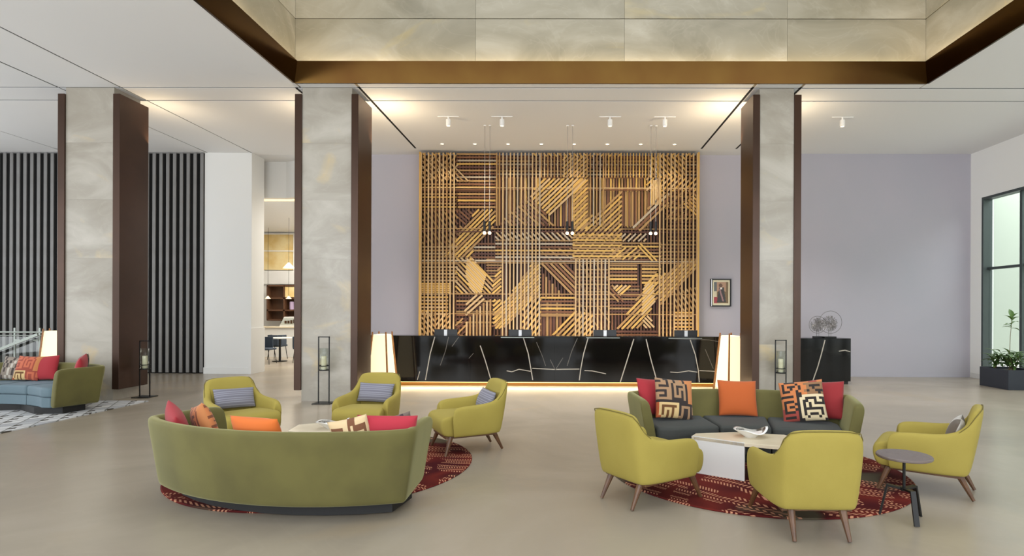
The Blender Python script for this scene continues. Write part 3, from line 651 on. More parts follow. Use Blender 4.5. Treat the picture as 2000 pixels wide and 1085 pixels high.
floor_lamp((-3.70, 11.55, 0), R(-8), 'glowing tapered floor lamp at the left end of the black counter')
floor_lamp((3.31, 11.55, 0), R(24), 'glowing tapered floor lamp at the right end of the black counter')
floor_lamp((-11.30, 12.6, 0), R(20), 'glowing tapered floor lamp behind the far left sofa')
def lantern(loc, label, s=1.0, rz=0.0):
    t = thing('candle_lantern', label, 'lantern', loc, rz, 'tall black candle lanterns')
    h = 1.17 * s; q = 0.093
    MB().box(-0.16, 0.16, -0.13, 0.13, 0, 0.014).build('base_plate', M['black'], t, bevel=0.003)
    for i in (-1, 1): MB().box(i * q - 0.008, i * q + 0.008, -0.008, 0.008, 0.014, h).build('post', M['black'], t)
    MB().box(-q - 0.008, q + 0.008, -0.008, 0.008, h - 0.016, h).build('top_bar', M['black'], t)
    zt = 0.575 * s
    MB().lathe([(0.0, zt), (0.09, zt), (0.09, zt + 0.018), (0.0, zt + 0.018)], 24).build('tray', M['black'], t)
    MB().ring((0, 0, zt + 0.085), 0.083, 0.008, 28, 6, 'z').build('ring', M['black'], t)
    g = MB().lathe([(0.070, zt + 0.02), (0.074, zt + 0.02), (0.074, zt + 0.39), (0.070, zt + 0.39), (0.070, zt + 0.02)], 24).build('glass_cylinder', M['glass'], t, smooth=True)
    cdl = MB().lathe([(0.0, zt + 0.02), (0.042, zt + 0.02), (0.042, zt + 0.25), (0.0, zt + 0.255)], 18).build('candle', M['wax'], t)
    MB().rod((0, 0, zt + 0.25), (0.002, 0, zt + 0.268), 0.002, n=5).build('wick', M['black'], cdl)
    return t
lantern((-4.235, 10.02, 0), 'tall black candle lantern in front of the middle stone column', 1.0)
lantern((3.75, 10.02, 0), 'tall black candle lantern in front of the narrow stone column', 0.98)
lantern((-7.83, 10.62, 0), 'tall black candle lantern beside the dark panel of the left stone column', 0.9)

# ------------------------------------------------------------------ rugs
def round_rug(c, label):
    prof = [(0.0, 0.0), (1.485, 0.0), (1.49, 0.006), (1.48, 0.014), (0.0, 0.014)]
    o = MB().lathe(prof, 96).build('round_rug', M['rug_red']); o.location = (c[0], c[1], 0)
    return tag(o, label, 'rug', 'round red rugs')
round_rug((-2.5, 6.1), 'round dark red rug with stitched dashes under the sofa seen from behind')
rr = round_rug((1.95, 6.03), 'round dark red rug with stitched dashes under the white coffee table'); rr.rotation_euler = (0, 0, R(140))
o = MB().box(-3.2, 3.2, -1.65, 1.65, 0, 0.014).build('area_rug', M['rug_grey']); o.location = (-10.6, 8.48, 0)
tag(o, 'pale grey patterned rug under the far left sofa', 'rug')

# ------------------------------------------------------------------ sofas
HW = 1.275
RA = (HW ** 2 + 0.36 ** 2) / 0.72; YC = 0.36 - RA; A0 = math.asin(HW / RA)
def sofa_path():
    """plan of the outer top edge, right arm front -> back -> left arm front, with outward normals"""
    fr = (1.125, -0.68); co = (HW, 0.0)
    pts = []
    dx, dy = co[0] - fr[0], co[1] - fr[1]; ln = math.hypot(dx, dy); na = (dy / ln, -dx / ln)
    for t in (0, 0.03, 0.12, 0.4, 0.75, 0.88): pts.append((fr[0] + dx * t, fr[1] + dy * t, na))
    a = A0 - 0.045; nb = (math.sin(a), math.cos(a)); m_ = Vector((na[0] + nb[0], na[1] + nb[1])).normalized()
    pts.append((co[0] - 0.030, co[1] - 0.014, (m_.x, m_.y)))
    for i in range(0, 9):
        a = (A0 - 0.06) * (1 - i / 8.0); pts.append((RA * math.sin(a), YC + RA * math.cos(a), (math.sin(a), math.cos(a))))
    out = pts + [(-x, y, (-n[0], n[1])) for x, y, n in pts[-2::-1]]
    return out
def shell(stations, name, m, parent, sub=2):
    """stations: rings of points; closed tube with capped ends"""
    b = MB(); k_ = len(stations[0]); vs = [p for s in stations for p in s]; fs = []
    for i in range(len(stations) - 1):
        for j in range(k_): fs.append((i * k_ + j, i * k_ + (j + 1) % k_, (i + 1) * k_ + (j + 1) % k_, (i + 1) * k_ + j))
    fs.append(tuple(range(k_))); n = len(stations) - 1; fs.append(tuple(n * k_ + j for j in range(k_))[::-1])
    b.add(vs, fs); return b.build(name, m, parent, smooth=True, sub=sub)
def make_sofa(seat_mat, label, loc, rz):
    t = thing('curved_sofa', label, 'sofa', loc, rz, 'curved olive velvet sofas')
    st = []; P = sofa_path(); N = len(P)
    for i, (x, y, n) in enumerate(P):
        e = min(i, N - 1 - i)
        zt = 0.72 if e > 2 else (0.655, 0.70, 0.716)[e]
        fl_, th = 0.10, 0.11
        tb = 0.15
        ins = 0.0
        bx, by = x - n[0] * fl_, y - n[1] * fl_
        ring = [(bx, by, 0.12), (bx + n[0] * 0.012, by + n[1] * 0.012, 0.17), (x - n[0] * 0.045, y - n[1] * 0.045, 0.45), (x - n[0] * 0.006, y - n[1] * 0.006, zt - 0.05), (x - n[0] * 0.012, y - n[1] * 0.012, zt - 0.008),
                (x - n[0] * 0.05, y - n[1] * 0.05, zt + 0.002), (x - n[0] * (th - 0.01), y - n[1] * (th - 0.01), zt - 0.012), (x - n[0] * (th + 0.005), y - n[1] * (th + 0.005), zt - 0.06),
                (x - n[0] * (th + 0.05), y - n[1] * (th + 0.05), 0.42), (x - n[0] * (fl_ + 0.10), y - n[1] * (fl_ + 0.10), 0.16), (x - n[0] * (fl_ + 0.09), y - n[1] * (fl_ + 0.09), 0.12)]
        st.append(ring)
    shell(st, 'shell', M['olive'], t, 2)
    def arc(r, a0, a1, n=8): return [(r * math.sin(lerp(a0, a1, i / n)), YC + r * math.cos(lerp(a0, a1, i / n))) for i in range(n + 1)]
    rb, rf = RA - 0.165, RA - 0.80; ad_ = 0.165; g = 0.004
    mid = arc(rb, -ad_ + g, ad_ - g) + arc(rf, ad_ - g, -ad_ + g)
    side = arc(rb, ad_ + g, 0.465) + [(1.04, -0.22), (0.95, -0.60), (0.925, -0.63)] + arc(rf, 0.50, ad_ + g)
    for poly in (mid, side, [(-x, y) for x, y in side][::-1]):
        MB().prism(poly, 0.275, 0.425).build('seat_cushion', seat_mat, t, smooth=True, bevel=0.035, seg=4)
        MB().prism([(x * 0.985, y * 0.985) for x, y in poly], 0.12, 0.272).build('seat_base', seat_mat, t, bevel=0.008)
    pl = arc(RA - 0.26, -0.48, 0.48) + [(1.0, -0.50), (0.6, -0.60), (0, -0.34), (-0.6, -0.60), (-1.0, -0.50)]
    MB().prism(pl, 0.014, 0.12).build('plinth', M['plinth'], t)
    return t
sofaR = make_sofa(M['seat_grey'], 'curved olive sofa with dark grey seats facing the camera near the counter', (1.955, 6.55, 0), R(-4.6))
sofaL = make_sofa(M['seat_grey'], 'curved olive sofa seen from behind on the left round rug', (-2.41, 4.68, 0), R(168.6))
sofaF = make_sofa(M['seat_blue'], 'curved olive sofa with blue grey seats on the pale grey rug at far left', (-8.705, 9.49, 0), R(-9))

# ------------------------------------------------------------------ armchairs
def make_chair(label):
    t = thing('armchair', label, 'armchair', (0, 0, 0), 0, 'mustard yellow armchairs')
    S = [((.325, -.26), (.345, -.28, .43), .075), ((.33, -.255), (.352, -.27, .505), .08), ((.333, -.20), (.36, -.21, .548), .085), ((.33, -.05), (.36, -.05, .555), .085),
         ((.315, .16), (.345, .17, .565), .085), ((.30, .25), (.325, .275, .60), .085), ((.28, .30), (.305, .345, .66), .085), ((.262, .325), (.29, .395, .735), .085),
         ((.235, .34), (.25, .435, .785), .09), ((.15, .348), (.16, .452, .80), .10), ((0, .35), (0, .456, .803), .10)]
    full = S + [((-b[0], b[1]), (-a[0], a[1], a[2]), th) for b, a, th in S[-2::-1]]
    st = []
    for i, (b, a, th) in enumerate(full):
        p0 = full[max(i - 1, 0)][0]; p1 = full[min(i + 1, len(full) - 1)][0]
        d = Vector((p1[0] - p0[0], p1[1] - p0[1])).normalized(); n = Vector((d.y, -d.x))
        if n.dot(Vector((b[0], b[1] + 0.02))) < 0: n = -n
        bx, by = b; ax, ay, az = a
        def mixp(t_, inn, z): return (lerp(bx, ax, t_) - n.x * inn, lerp(by, ay, t_) - n.y * inn, z)
        zb = 0.205
        st.append([mixp(0, 0.015, zb), mixp(0.06, 0.0, zb + 0.03), mixp(0.5, -0.004, lerp(zb, az, 0.5)), mixp(0.93, 0.0, az - 0.035), mixp(1, 0.018, az - 0.006), mixp(1, th * 0.5, az + 0.004),
                   mixp(1, th - 0.018, az - 0.008), mixp(0.93, th, az - 0.04), mixp(0.5, th + 0.012, lerp(zb, az, 0.5)), mixp(0.1, th, zb + 0.02), mixp(0.0, th - 0.01, zb)])
    shell(st, 'shell', M['yellow'], t, 2)
    # seat: deep upholstered block with a rounded front
    prof = [(-.33, .205), (-.375, .235), (-.40, .30), (-.405, .37), (-.385, .42), (-.33, .445), (-.2, .447), (.0, .44), (.28, .425), (.28, .205)]
    n = len(prof); b = MB(); xs_ = [-.268, -.262, -.24, -.1, .1, .24, .262, .268]; sc_ = [.90, .965, .995, 1, 1, .995, .965, .90]
    vs = []
    for x, k_ in zip(xs_, sc_):
        for y, z in prof: vs.append((x * (1.12 if y < -.3 and abs(x) > .2 else 1.0), y * k_ if y < 0 else y, .325 + (z - .325) * k_))
    fs = [(i * n + j, (i + 1) * n + j, (i + 1) * n + (j + 1) % n, i * n + (j + 1) % n) for i in range(len(xs_) - 1) for j in range(n)]
    fs += [tuple(range(n)), tuple((len(xs_) - 1) * n + j for j in range(n))[::-1]]
    b.add(vs, fs); b.build('seat', M['yellow'], t, smooth=True, sub=1)
    MB().box(-.255, .255, -.33, .28, .185, .215).build('base_frame', M['walnut'], t, bevel=0.004)
    for i in (-1, 1):
        MB().rod((i * .25, -.27, .205), (i * .30, -.345, 0), .030, .014, 10).build('leg', M['walnut'], t, smooth=False)
        MB().rod((i * .185, .27, .205), (i * .195, .375, 0), .030, .014, 10).build('leg', M['walnut'], t, smooth=False)
    # dark seam round the outside of the back
    sm = MB()
    for i in range(5, 15):
        pa, pb = Vector(st[i][4]), Vector(st[i + 1][4]); sm.rod(pa, pb, 0.004, n=6)
    sm.build('piping', M['piping'], t)
    return t
CH = [((.74, 5.09), 125.7, 'mustard armchair seen from behind at the left front of the white coffee table'),
      ((1.84, 4.47), 179, 'mustard armchair with its back to the camera, nearest of all'),
      ((3.36, 5.38), 234, 'mustard armchair beside the small dark side table on the right'),
      ((-3.84, 6.78), 50, 'leftmost mustard armchair, behind the sofa seen from behind'),
      ((-2.47, 7.17), -3, 'mustard armchair between two others, in front of the left lamp and the counter'),
      ((-1.17, 6.80), -62, 'mustard armchair turned sideways at the right edge of the left round rug')]
chairs = []; proto = None
for (x, y), th, lb in CH:
    c = proto and copy_tree(proto) or make_chair(lb)
    proto = proto or c; c['label'] = lb
    c.location = (x, y, 0.014 if (math.hypot(x - 1.95, y - 6.03) < 1.2 or math.hypot(x + 2.5, y - 6.1) < 1.2) else 0.007); c.rotation_euler = (0, 0, R(th)); chairs.append(c)

# ------------------------------------------------------------------ cushions
def make_pillow(name, w_, h_, t_, fn, label, n=28, cat='cushion', group=None):
    vs, fs, cols = [], [], []
    nz = max(8, int(n * h_ / max(w_, h_))) if h_ < w_ else n
    def P(i, j, s):
        u = 2 * i / n - 1; v = 2 * j / nz - 1
        th = t_ / 2 * ((1 - abs(u) ** 2.6) * (1 - abs(v) ** 2.6)) ** 0.55
        pin = 0.045; x = u * w_ / 2 * (1 - pin * (1 - v * v) * abs(u) ** 3); z = v * h_ / 2 * (1 - pin * (1 - u * u) * abs(v) ** 3) + h_ / 2
        return (x, s * th, z)
    idx = {}
    for s in (-1, 1):
        for i in range(n + 1):
            for j in range(nz + 1):
                edge = i in (0, n) or j in (0, nz)
                key = (i, j, 0 if edge else s)
                if key not in idx: idx[key] = len(vs); vs.append(P(i, j, s))
        for i in range(n):
            for j in range(nz):
                g = lambda a, b: idx[(a, b, 0 if a in (0, n) or b in (0, nz) else s)]
                q = (g(i, j), g(i + 1, j), g(i + 1, j + 1), g(i, j + 1)); fs.append(q if s < 0 else q[::-1])
                cols.append(fn((i + .5) / n if s < 0 else 1 - (i + .5) / n, (j + .5) / nz))
    me = bpy.data.meshes.new(name); me.from_pydata(vs, [], fs); me.materials.append(M['weave'])
    for p in me.polygons: p.use_smooth = True
    o = bpy.data.objects.new(name, me); COL.objects.link(o); paint(o, cols)
    o['label'] = label; o['category'] = cat
    if group: o['group'] = group
    return o
def plain(c): return lambda u, v: c
def stripes(u, v): return (112, 111, 124) if int(v * 18) % 2 else (138, 137, 149)
def greydark(u, v): return (196, 192, 188) if u < 0.55 else (96, 84, 74)
def bitmap(rows, pal):
    h, w_ = len(rows), len(rows[0])
    return lambda u, v: pal[rows[min(h - 1, int((1 - v) * h))][min(w_ - 1, int(u * w_))]]
KA = ["tttkkttkttokoooo", "kkttkttktttkoooo", "ttttktktttttkooo", "tkkkktktkkktkooo", "ttttttktktttkooo", "kkkkttktktktkooo", "tttkttktktktkooo", "tkkkttktttktkooo",
      "ttttttkkkkktkooo", "kkkkkkkkkkkkkooo", "rwwwwwwwwkkkkkkk", "rwbbbbbbwkttttkt", "rwbwwwbwwktkktkt", "rwbwbwbwwktkktkt", "rwbwbwbwwktkktkk", "rrwwbwbwwttkktkk"]
PA = {'t': (158, 124, 92), 'k': (44, 34, 32), 'o': (190, 122, 72), 'r': (176, 86, 44), 'w': (212, 182, 128), 'b': (104, 66, 30)}
KB = ["ookkkkooooorrroo", "okooookoottttttt", "okokkkokootkkkkt", "okookookoottkttt", "okkkookootkttkkk", "ooooookkoottttkt", "kkkkkokkwwwwwwww", "ooooookwwkkkkwkk",
      "okkkkokwkkwwkwwk", "okoookkwkwkwkkkk", "okokkokwkwkwwwww", "rkoookkwkkkkkkkw", "rkkkkrkwkwwwwwkw", "rrrrrrkwkwkkkwkw", "rkkkkrkwwkwwwkww", "rrrrrrkkwwwwwwwk"]
PB = {'t': (136, 100, 68), 'k': (34, 26, 24), 'o': (192, 116, 66), 'r': (150, 62, 52), 'w': (212, 194, 158)}
KC = ["wwwwwwwwbbbwwwww", "wbbbbbwwbwbbbbbw", "wbwwwbbwbwbwwwbw", "wbwbwwbwbwbwbwbw", "wbwbbwbwbwbwbbbw", "wbwwbwbwbwwwwwww", "wbbwbwbwbbbbbbbb", "bbbwbwbwwwwwwwww"]
PC = {'w': (206, 180, 140), 'b': (112, 70, 44)}
KD = ["gkgggkgwgkgg", "kgkgkgwgkgkg", "gkgkgwgkgkgk", "ggkgwgkgkgkg", "kgggwgkgggkg", "gkgwgwgkgkgg"]
PD = {'g': (140, 128, 116), 'k': (66, 56, 52), 'w': (190, 182, 170)}
RED = (158, 36, 46); RED2 = (142, 34, 38); ORA = (180, 86, 32); 
def put(o, root, p, tilt, yaw=0.0, roll=0.0):
    """stand pillow o at point p of root's frame, leaning back by tilt"""
    q = at(root, p); o.location = q
    base = root.rotation_euler.z + R(yaw)
    o.rotation_euler = (Matrix.Rotation(base, 3, 'Z') @ Matrix.Rotation(-R(tilt), 3, 'X') @ Matrix.Rotation(R(roll), 3, 'Y')).to_euler()
    return o
CU = 'scatter cushions on the sofas'
# right sofa
put(make_pillow('cushion', .44, .44, .15, plain(RED), 'red cushion at the left end of the sofa facing the camera', group=CU), sofaR, (-.90, -.03, .44), 22, 34, 6)
put(make_pillow('cushion', .46, .46, .15, bitmap(KA, PA), 'tan and orange maze patterned cushion beside the red one, left side of the facing sofa', n=48, group=CU), sofaR, (-.72, -.19, .435), 20, 20, 7)
put(make_pillow('cushion', .45, .42, .15, plain(ORA), 'plain orange cushion in the middle of the facing sofa', group=CU), sofaR, (.04, .10, .43), 18, 2, 1)
put(make_pillow('cushion', .46, .46, .15, bitmap(KB, PB), 'black, orange and cream maze patterned cushion, right side of the facing sofa', n=48, group=CU), sofaR, (.70, -.19, .435), 20, -20, -9)
put(make_pillow('cushion', .44, .44, .15, plain(RED2), 'deep red cushion at the right end of the facing sofa', group=CU), sofaR, (.93, -.06, .44), 22, -34, -6)
# left sofa (its own right is the picture's left)
put(make_pillow('cushion', .40, .40, .15, plain((150, 36, 44)), 'dark red cushion at the left end of the sofa seen from behind', group=CU), sofaL, (.93, -.10, .44), 16, -40, -16)
put(make_pillow('cushion', .40, .39, .15, bitmap(KA, {**PA, 't': (196, 120, 70), 'w': (190, 120, 70), 'k': (120, 66, 40)}), 'orange brown patterned cushion next to the dark red one on the sofa seen from behind', n=32, group=CU), sofaL, (.74, -.20, .44), 16, -30, 14)
put(make_pillow('cushion', .48, .36, .15, plain((206, 104, 36)), 'bright orange cushion showing above the back of the sofa seen from behind', group=CU), sofaL, (.02, .04, .455), 20, -6, 0)
put(make_pillow('cushion', .30, .40, .13, bitmap(KC, PC), 'brown and cream maze patterned cushion, right half of the sofa seen from behind', n=32, group=CU), sofaL, (-.80, -.01, .435), 16, 22, 12)
put(make_pillow('cushion', .46, .37, .15, plain((172, 42, 58)), 'crimson cushion showing above the back at the right of the sofa seen from behind', group=CU), sofaL, (-.96, -.13, .46), 16, 24, -3)
put(make_pillow('cushion', .36, .36, .13, bitmap(KD, {'g': (110, 96, 88), 'k': (60, 48, 50), 'w': (150, 138, 130)}), 'grey brown cushion corner behind the crimson one on the sofa seen from behind', n=24, group=CU), sofaL, (-.92, -.36, .435), 20, 40, 14)
# far left sofa
put(make_pillow('cushion', .42, .40, .14, bitmap(KD, PD), 'grey patterned cushion at the left of the far left sofa', n=24, group=CU), sofaF, (-.62, .0, .435), 16, 16, 4)
put(make_pillow('cushion', .42, .42, .14, bitmap(KA, {**PA, 't': (190, 100, 70), 'k': (150, 66, 50)}), 'orange patterned cushion between grey and red ones on the far left sofa', n=40, group=CU), sofaF, (-.36, .0, .435), 18, 12, 2)
put(make_pillow('cushion', .42, .42, .14, plain(RED), 'red cushion in the middle of the far left sofa', group=CU), sofaF, (-.10, .09, .435), 16, 6, -4)
put(make_pillow('cushion', .42, .44, .14, bitmap(KD, {'g': (90, 70, 54), 'k': (40, 30, 28), 'w': (120, 90, 70)}), 'dark patterned cushion peeking over the arm of the far left sofa', n=24, group=CU), sofaF, (.80, -.10, .46), 14, -30, -10)
put(make_pillow('cushion', .42, .44, .14, plain(RED), 'red cushion peeking over the arm of the far left sofa', group=CU), sofaF, (.95, -.22, .46), 10, -50, 8)
CG = 'small cushions on the armchairs'
for ci, fn, lb in ((3, stripes, 'grey striped cushion on the leftmost mustard armchair'), (4, stripes, 'grey striped cushion on the mustard armchair in front of the left lamp'), (5, stripes, 'grey striped cushion on the mustard armchair turned sideways'), (2, greydark, 'pale grey and brown cushion on the mustard armchair by the side table')):
    put(make_pillow('lumbar_cushion', .46, .25, .12, fn, lb, n=40, group=CG), chairs[ci], (0.0, .185, .445), 22, 0, 2)

# ------------------------------------------------------------------ coffee tables and bowls
def coffee_table(loc, rz, label):
    t = thing('coffee_table', label, 'coffee table', loc, rz, 'angular coffee tables')
    top = [(-.59, .03), (-.15, -.27), (.20, -.40), (.48, -.20), (.38, .12), (-.10, .24), (-.52, .16)]
    MB().prism(top, .33, .365).build('tabletop', M['table_top'], t, bevel=0.003)
    MB().prism([(-.59, .03), (-.15, -.27), (-.135, -.245), (-.57, .06)], 0, .33).build('side_panel', M['table_white'], t)
    MB().prism([(.48, -.20), (.38, .12), (.355, .11), (.45, -.20)], 0, .33).build('side_panel', M['table_white'], t)
    MB().prism([(-.59, .03), (-.15, -.27), (-.14, -.255), (-.575, .045)], .33, .367).build('edge_strip', M['table_white'], t)
    return t
tR = coffee_table((1.87, 5.79, 0.014), 0, 'angular coffee table with pale top and white side among the right armchairs')
tL = coffee_table((-2.5, 6.02, 0.014), R(170), 'angular coffee table with pale top hidden behind the sofa seen from behind')
def wavy_bowl(loc, rz, label):
    t = thing('wavy_bowl', label, 'bowl', loc, rz, 'wavy white bowls')
    n = 40; rings = [(.055, .0), (.07, .012), (.115, .042), (.150, .068), (.163, .074), (.140, .074), (.110, .048), (.06, .034), (.0, .03)]
    def mesh(sel):
        vs, fs = [], []
        for r, z in sel:
            for i in range(n):
                a = 2 * PI * i / n; k_ = max(0, (r - .07) / .1) * 1.0
                vs.append((r * math.cos(a) * 1.05, r * math.sin(a) * .8, z + k_ * (.018 * math.cos(3 * a) + .02 * math.cos(2 * a))))
        for q in range(len(sel) - 1):
            for i in range(n): fs.append((q * n + i, q * n + (i + 1) % n, (q + 1) * n + (i + 1) % n, (q + 1) * n + i))
        return vs, fs
    b = MB(); b.add(*mesh(rings[:6])); b.add([(r * 0, 0, 0) for r in ()], []); o = b.build('bowl_wall', M['bowl'], t, smooth=True)
    b = MB(); b.add(*mesh([rings[5], rings[6]])); b.build('dark_lining', M['bowl_in'], t, smooth=True)
    b = MB(); b.add(*mesh(rings[6:])); b.build('bowl_floor', M['bowl'], t, smooth=True)
    b = MB(); b.add([(.055 * math.cos(2 * PI * i / n) * 1.05, .055 * math.sin(2 * PI * i / n) * .8, 0) for i in range(n)], [tuple(range(n))]); b.build('foot', M['bowl'], t)
    return t
wavy_bowl((1.87, 5.80, 0.379), R(0), 'white wavy rimmed bowl with dark lining on the right coffee table')
wavy_bowl((-2.48, 6.10, 0.379), R(15), 'white wavy rimmed bowl behind the back of the left sofa')

# ------------------------------------------------------------------ side table
st_ = thing('side_table', 'small round dark side table on three black legs by the right armchair', 'side table', (2.69, 4.57, 0.007), 0)
MB().lathe([(0.0, .485), (.195, .485), (.2, .49), (.2, .502), (.195, .507), (0, .507)], 40).build('tabletop', M['table_dark'], st_)
MB().rod((0, 0, .24), (0, 0, .485), .011, n=12).build('column', M['black'], st_)
MB().lathe([(0, .225), (.03, .225), (.03, .25), (0, .25)], 14).build('hub', M['black'], st_)
for ax in (140, -90, 20):
    a = R(ax); d = Vector((math.cos(a), math.sin(a), 0)); n = Vector((-d.y, d.x, 0))
    k1 = d * .115 + Vector((0, 0, .245)); k2 = d * .17
    b = MB(); b.bar(Vector((0, 0, .238)), k1, .042, .014, n.cross(d)); b.bar(k1 + Vector((0, 0, .008)), k2, .040, .014, d); b.build('leg', M['black'], st_)

# ------------------------------------------------------------------ picture, sculptures
fx, fz = (1407 - 1105) * 14.62 / F, 1.65 + (606 - 571) * 14.62 / F
pf = thing('framed_portrait', 'small framed portrait of a figure in dark suit on the lilac wall', 'picture', (fx, 14.65, fz), 0)
W2, H2 = .262, .352
fr = MB()
fr.box(-W2, -W2 + .045, -.06, 0, -H2, H2); fr.box(W2 - .03, W2, -.06, 0, -H2, H2); fr.box(-W2 + .045, W2 - .03, -.06, 0, H2 - .03, H2); fr.box(-W2 + .045, W2 - .03, -.06, 0, -H2, -H2 + .03)
fr.build('frame', M['black'], pf, bevel=.004)
MB().box(-W2 + .012, -W2 + .03, -.064, -.06, -H2 + .01, H2 - .01).build('inlay', M['alu'], pf)
mnt = MB().box(-W2 + .045, W2 - .03, -.03, -.01, -H2 + .03, H2 - .03).build('mount', M['wax'], pf)
def portrait(u, v):
    cx = .5
    if (u - .46) ** 2 / .016 + (v - .84) ** 2 / .008 < 1: return (98, 66, 44) if v < .9 else (52, 36, 28)
    if abs(u - .5) < .06 and .66 < v < .76: return (222, 214, 206)
    if v < .76 and abs(u - .52) < .16 + (.76 - v) * .22 and v > .04:
        if abs((u - .42) - (.6 - v) * .45) < .055 and .1 < v < .68: return (150, 112, 112)
        return (46, 40, 36)
    if u < .22 and v < .3: return (150, 44, 54)
    if u < .2 and v < .56: return (206, 196, 168)
    if u < .2: return (92, 96, 96)
    return (170, 132, 104) if u < .82 and v > .55 else (112, 88, 52)
nx, nz = 30, 44; b = MB(); cols = []
for i in range(nx):
    for j in range(nz):
        x0, x1 = lerp(-.172, .192, i / nx), lerp(-.172, .192, (i + 1) / nx); z0, z1 = lerp(-.27, .27, j / nz), lerp(-.27, .27, (j + 1) / nz)
        b.add([(x0, -.031, z0), (x1, -.031, z0), (x1, -.031, z1), (x0, -.031, z1)], [(0, 1, 2, 3)]); cols.append(portrait((i + .5) / nx, (j + .5) / nz))
me = bpy.data.meshes.new('portrait_print'); me.from_pydata(b.v, [], b.f); me.materials.append(M['print'])
po = bpy.data.objects.new('portrait_print', me); COL.objects.link(po); po.parent = mnt; paint(po, cols)

def wire_disc(x, y, r, hoop, cz, base_w, label, hx=0.0, hz=0.0):
    t = thing('wire_sculpture', label, 'sculpture', (x, y, 1.037), 0, 'wire disc sculptures on the side console')
    MB().box(-base_w, base_w, -.05, .05, 0, .035).build('base', M['black'], t, bevel=.003)
    MB().rod((-.02, 0, .035), (-.02, 0, cz - r * .7), .006, n=6).rod((.03, 0, .035), (.03, 0, cz - r * .75), .004, n=6).build('stem', M['wire'], t)
    MB().ring((hx, 0, cz + hz), hoop, .006, 40, 6).build('hoop', M['wire'], t)
    b = MB(); rnd = random.Random(int(x * 100))
    for k_ in range(70):
        a0 = rnd.uniform(0, 2 * PI); a1 = a0 + rnd.uniform(1.6, 3.6); r0, r1 = r * rnd.uniform(.85, 1), r * rnd.uniform(.85, 1)
        b.rod((r0 * math.cos(a0), rnd.uniform(-.02, .02), cz + r0 * math.sin(a0)), (r1 * math.cos(a1), rnd.uniform(-.02, .02), cz + r1 * math.sin(a1)), .0022, n=4)
    stuff(b.build('wire_weave', M['wire'], t))
    return t
wire_disc((1595.5 - 1105) * 13.2 / F, 13.20, .175, .195, .30, .10, 'smaller wire disc sculpture, left one on the black side console')
wire_disc((1619 - 1105) * 13.1 / F, 13.10, .19, .255, .33, .135, 'larger wire hoop sculpture, right one on the black side console', .02, .03)

# ------------------------------------------------------------------ planter with plants
pt = thing('planter_trough', 'dark grey rectangular planter trough below the tall window', 'planter', (9.66, 12.55, 0), 0)
hx, hy, hh = .34, .42, .42
b = MB(); b.box(-hx, -hx + .03, -hy, hy, 0, hh); b.box(hx - .03, hx, -hy, hy, 0, hh); b.box(-hx + .03, hx - .03, -hy, -hy + .03, 0, hh); b.box(-hx + .03, hx - .03, hy - .03, hy, 0, hh)
b.build('trough', M['planter'], pt, bevel=.004)
MB().box(-hx + .03, hx - .03, -hy + .03, hy - .03, 0.02, hh - .05).build('soil', M['soil'], pt)
def leaf_mb(L_, wd):
    b = MB(); n = 5; vs = []; fs = []
    for i in range(n + 1):
        t = i / n; ww = wd * math.sin(PI * min(1, t * .92 + .06)) ; z = L_ * (.35 * t - .55 * t * t); x = L_ * t
        vs += [(x, -ww / 2, z + ww * .18), (x, 0, z), (x, ww / 2, z + ww * .18)]
    for i in range(n): fs += [(3 * i, 3 * i + 1, 3 * i + 4, 3 * i + 3), (3 * i + 1, 3 * i + 2, 3 * i + 5, 3 * i + 4)]
    b.add(vs, fs); return b
def shrub(loc, h, n, label, seed, lm, L_=.2):
    t = thing('leafy_shrub', label, 'plant', loc, 0, 'plants in the planter trough'); rnd = random.Random(seed)
    st = MB(); fo = MB(); lf = leaf_mb(1, .34)
    for q in range(7):
        a = rnd.uniform(0, 2 * PI); top = Vector((math.cos(a) * h * .45 * rnd.uniform(.3, 1), math.sin(a) * h * .45 * rnd.uniform(.3, 1), h * rnd.uniform(.65, 1)))
        st.rod((0, 0, -.01), top, .006, .003, 5)
        for k_ in range(n):
            p = top * rnd.uniform(.25, 1.0); s = L_ * rnd.uniform(.6, 1.1)
            Mx = Matrix.Translation(p) @ Matrix.Rotation(rnd.uniform(0, 2 * PI), 4, 'Z') @ Matrix.Rotation(-rnd.uniform(-.2, .9), 4, 'Y') @ Matrix.Scale(s, 4)
            fo.add([Mx @ Vector(v) for v in lf.v], lf.f)
    st.build('stem', M['stem'], t); stuff(fo.build('foliage', lm, t, smooth=True))
    return t
shrub((9.56, 12.30, .37), .42, 11, 'low bushy green shrub at the near end of the planter trough', 3, M['leaf2'])
shrub((9.72, 12.62, .37), .45, 11, 'low bushy green shrub in the middle of the planter trough', 5, M['leaf2'])
shrub((9.58, 12.84, .37), .38, 8, 'sparse spiky shrub at the far end of the planter trough', 9, M['leaf2'], .24)
sp = thing('sapling', 'slender sapling with broad bright leaves rising above the low shrubs', 'plant', (9.62, 12.50, .37), 0)
MB().rod((0, 0, -.01), (.02, 0, .75), .008, .006, 7).rod((.02, 0, .75), (.06, 0, 1.14), .006, .004, 7).build('stem', M['stem'], sp)
for i, (z, az, el, s) in enumerate(((1.12, 0, 50, .22), (1.14, 70, 65, .24), (1.10, 180, 40, .2), (1.02, 20, 20, .22), (1.0, 200, 10, .2), (.95, 100, 20, .2), (.92, 0, -5, .17), (.93, 160, 15, .18), (1.08, 280, 35, .22))):
    lf = leaf_mb(s, s * .42).build('leaf', M['leaf'], sp, smooth=True)
    lf.location = (.05, 0, z); lf.rotation_euler = (0, -R(el), R(az))

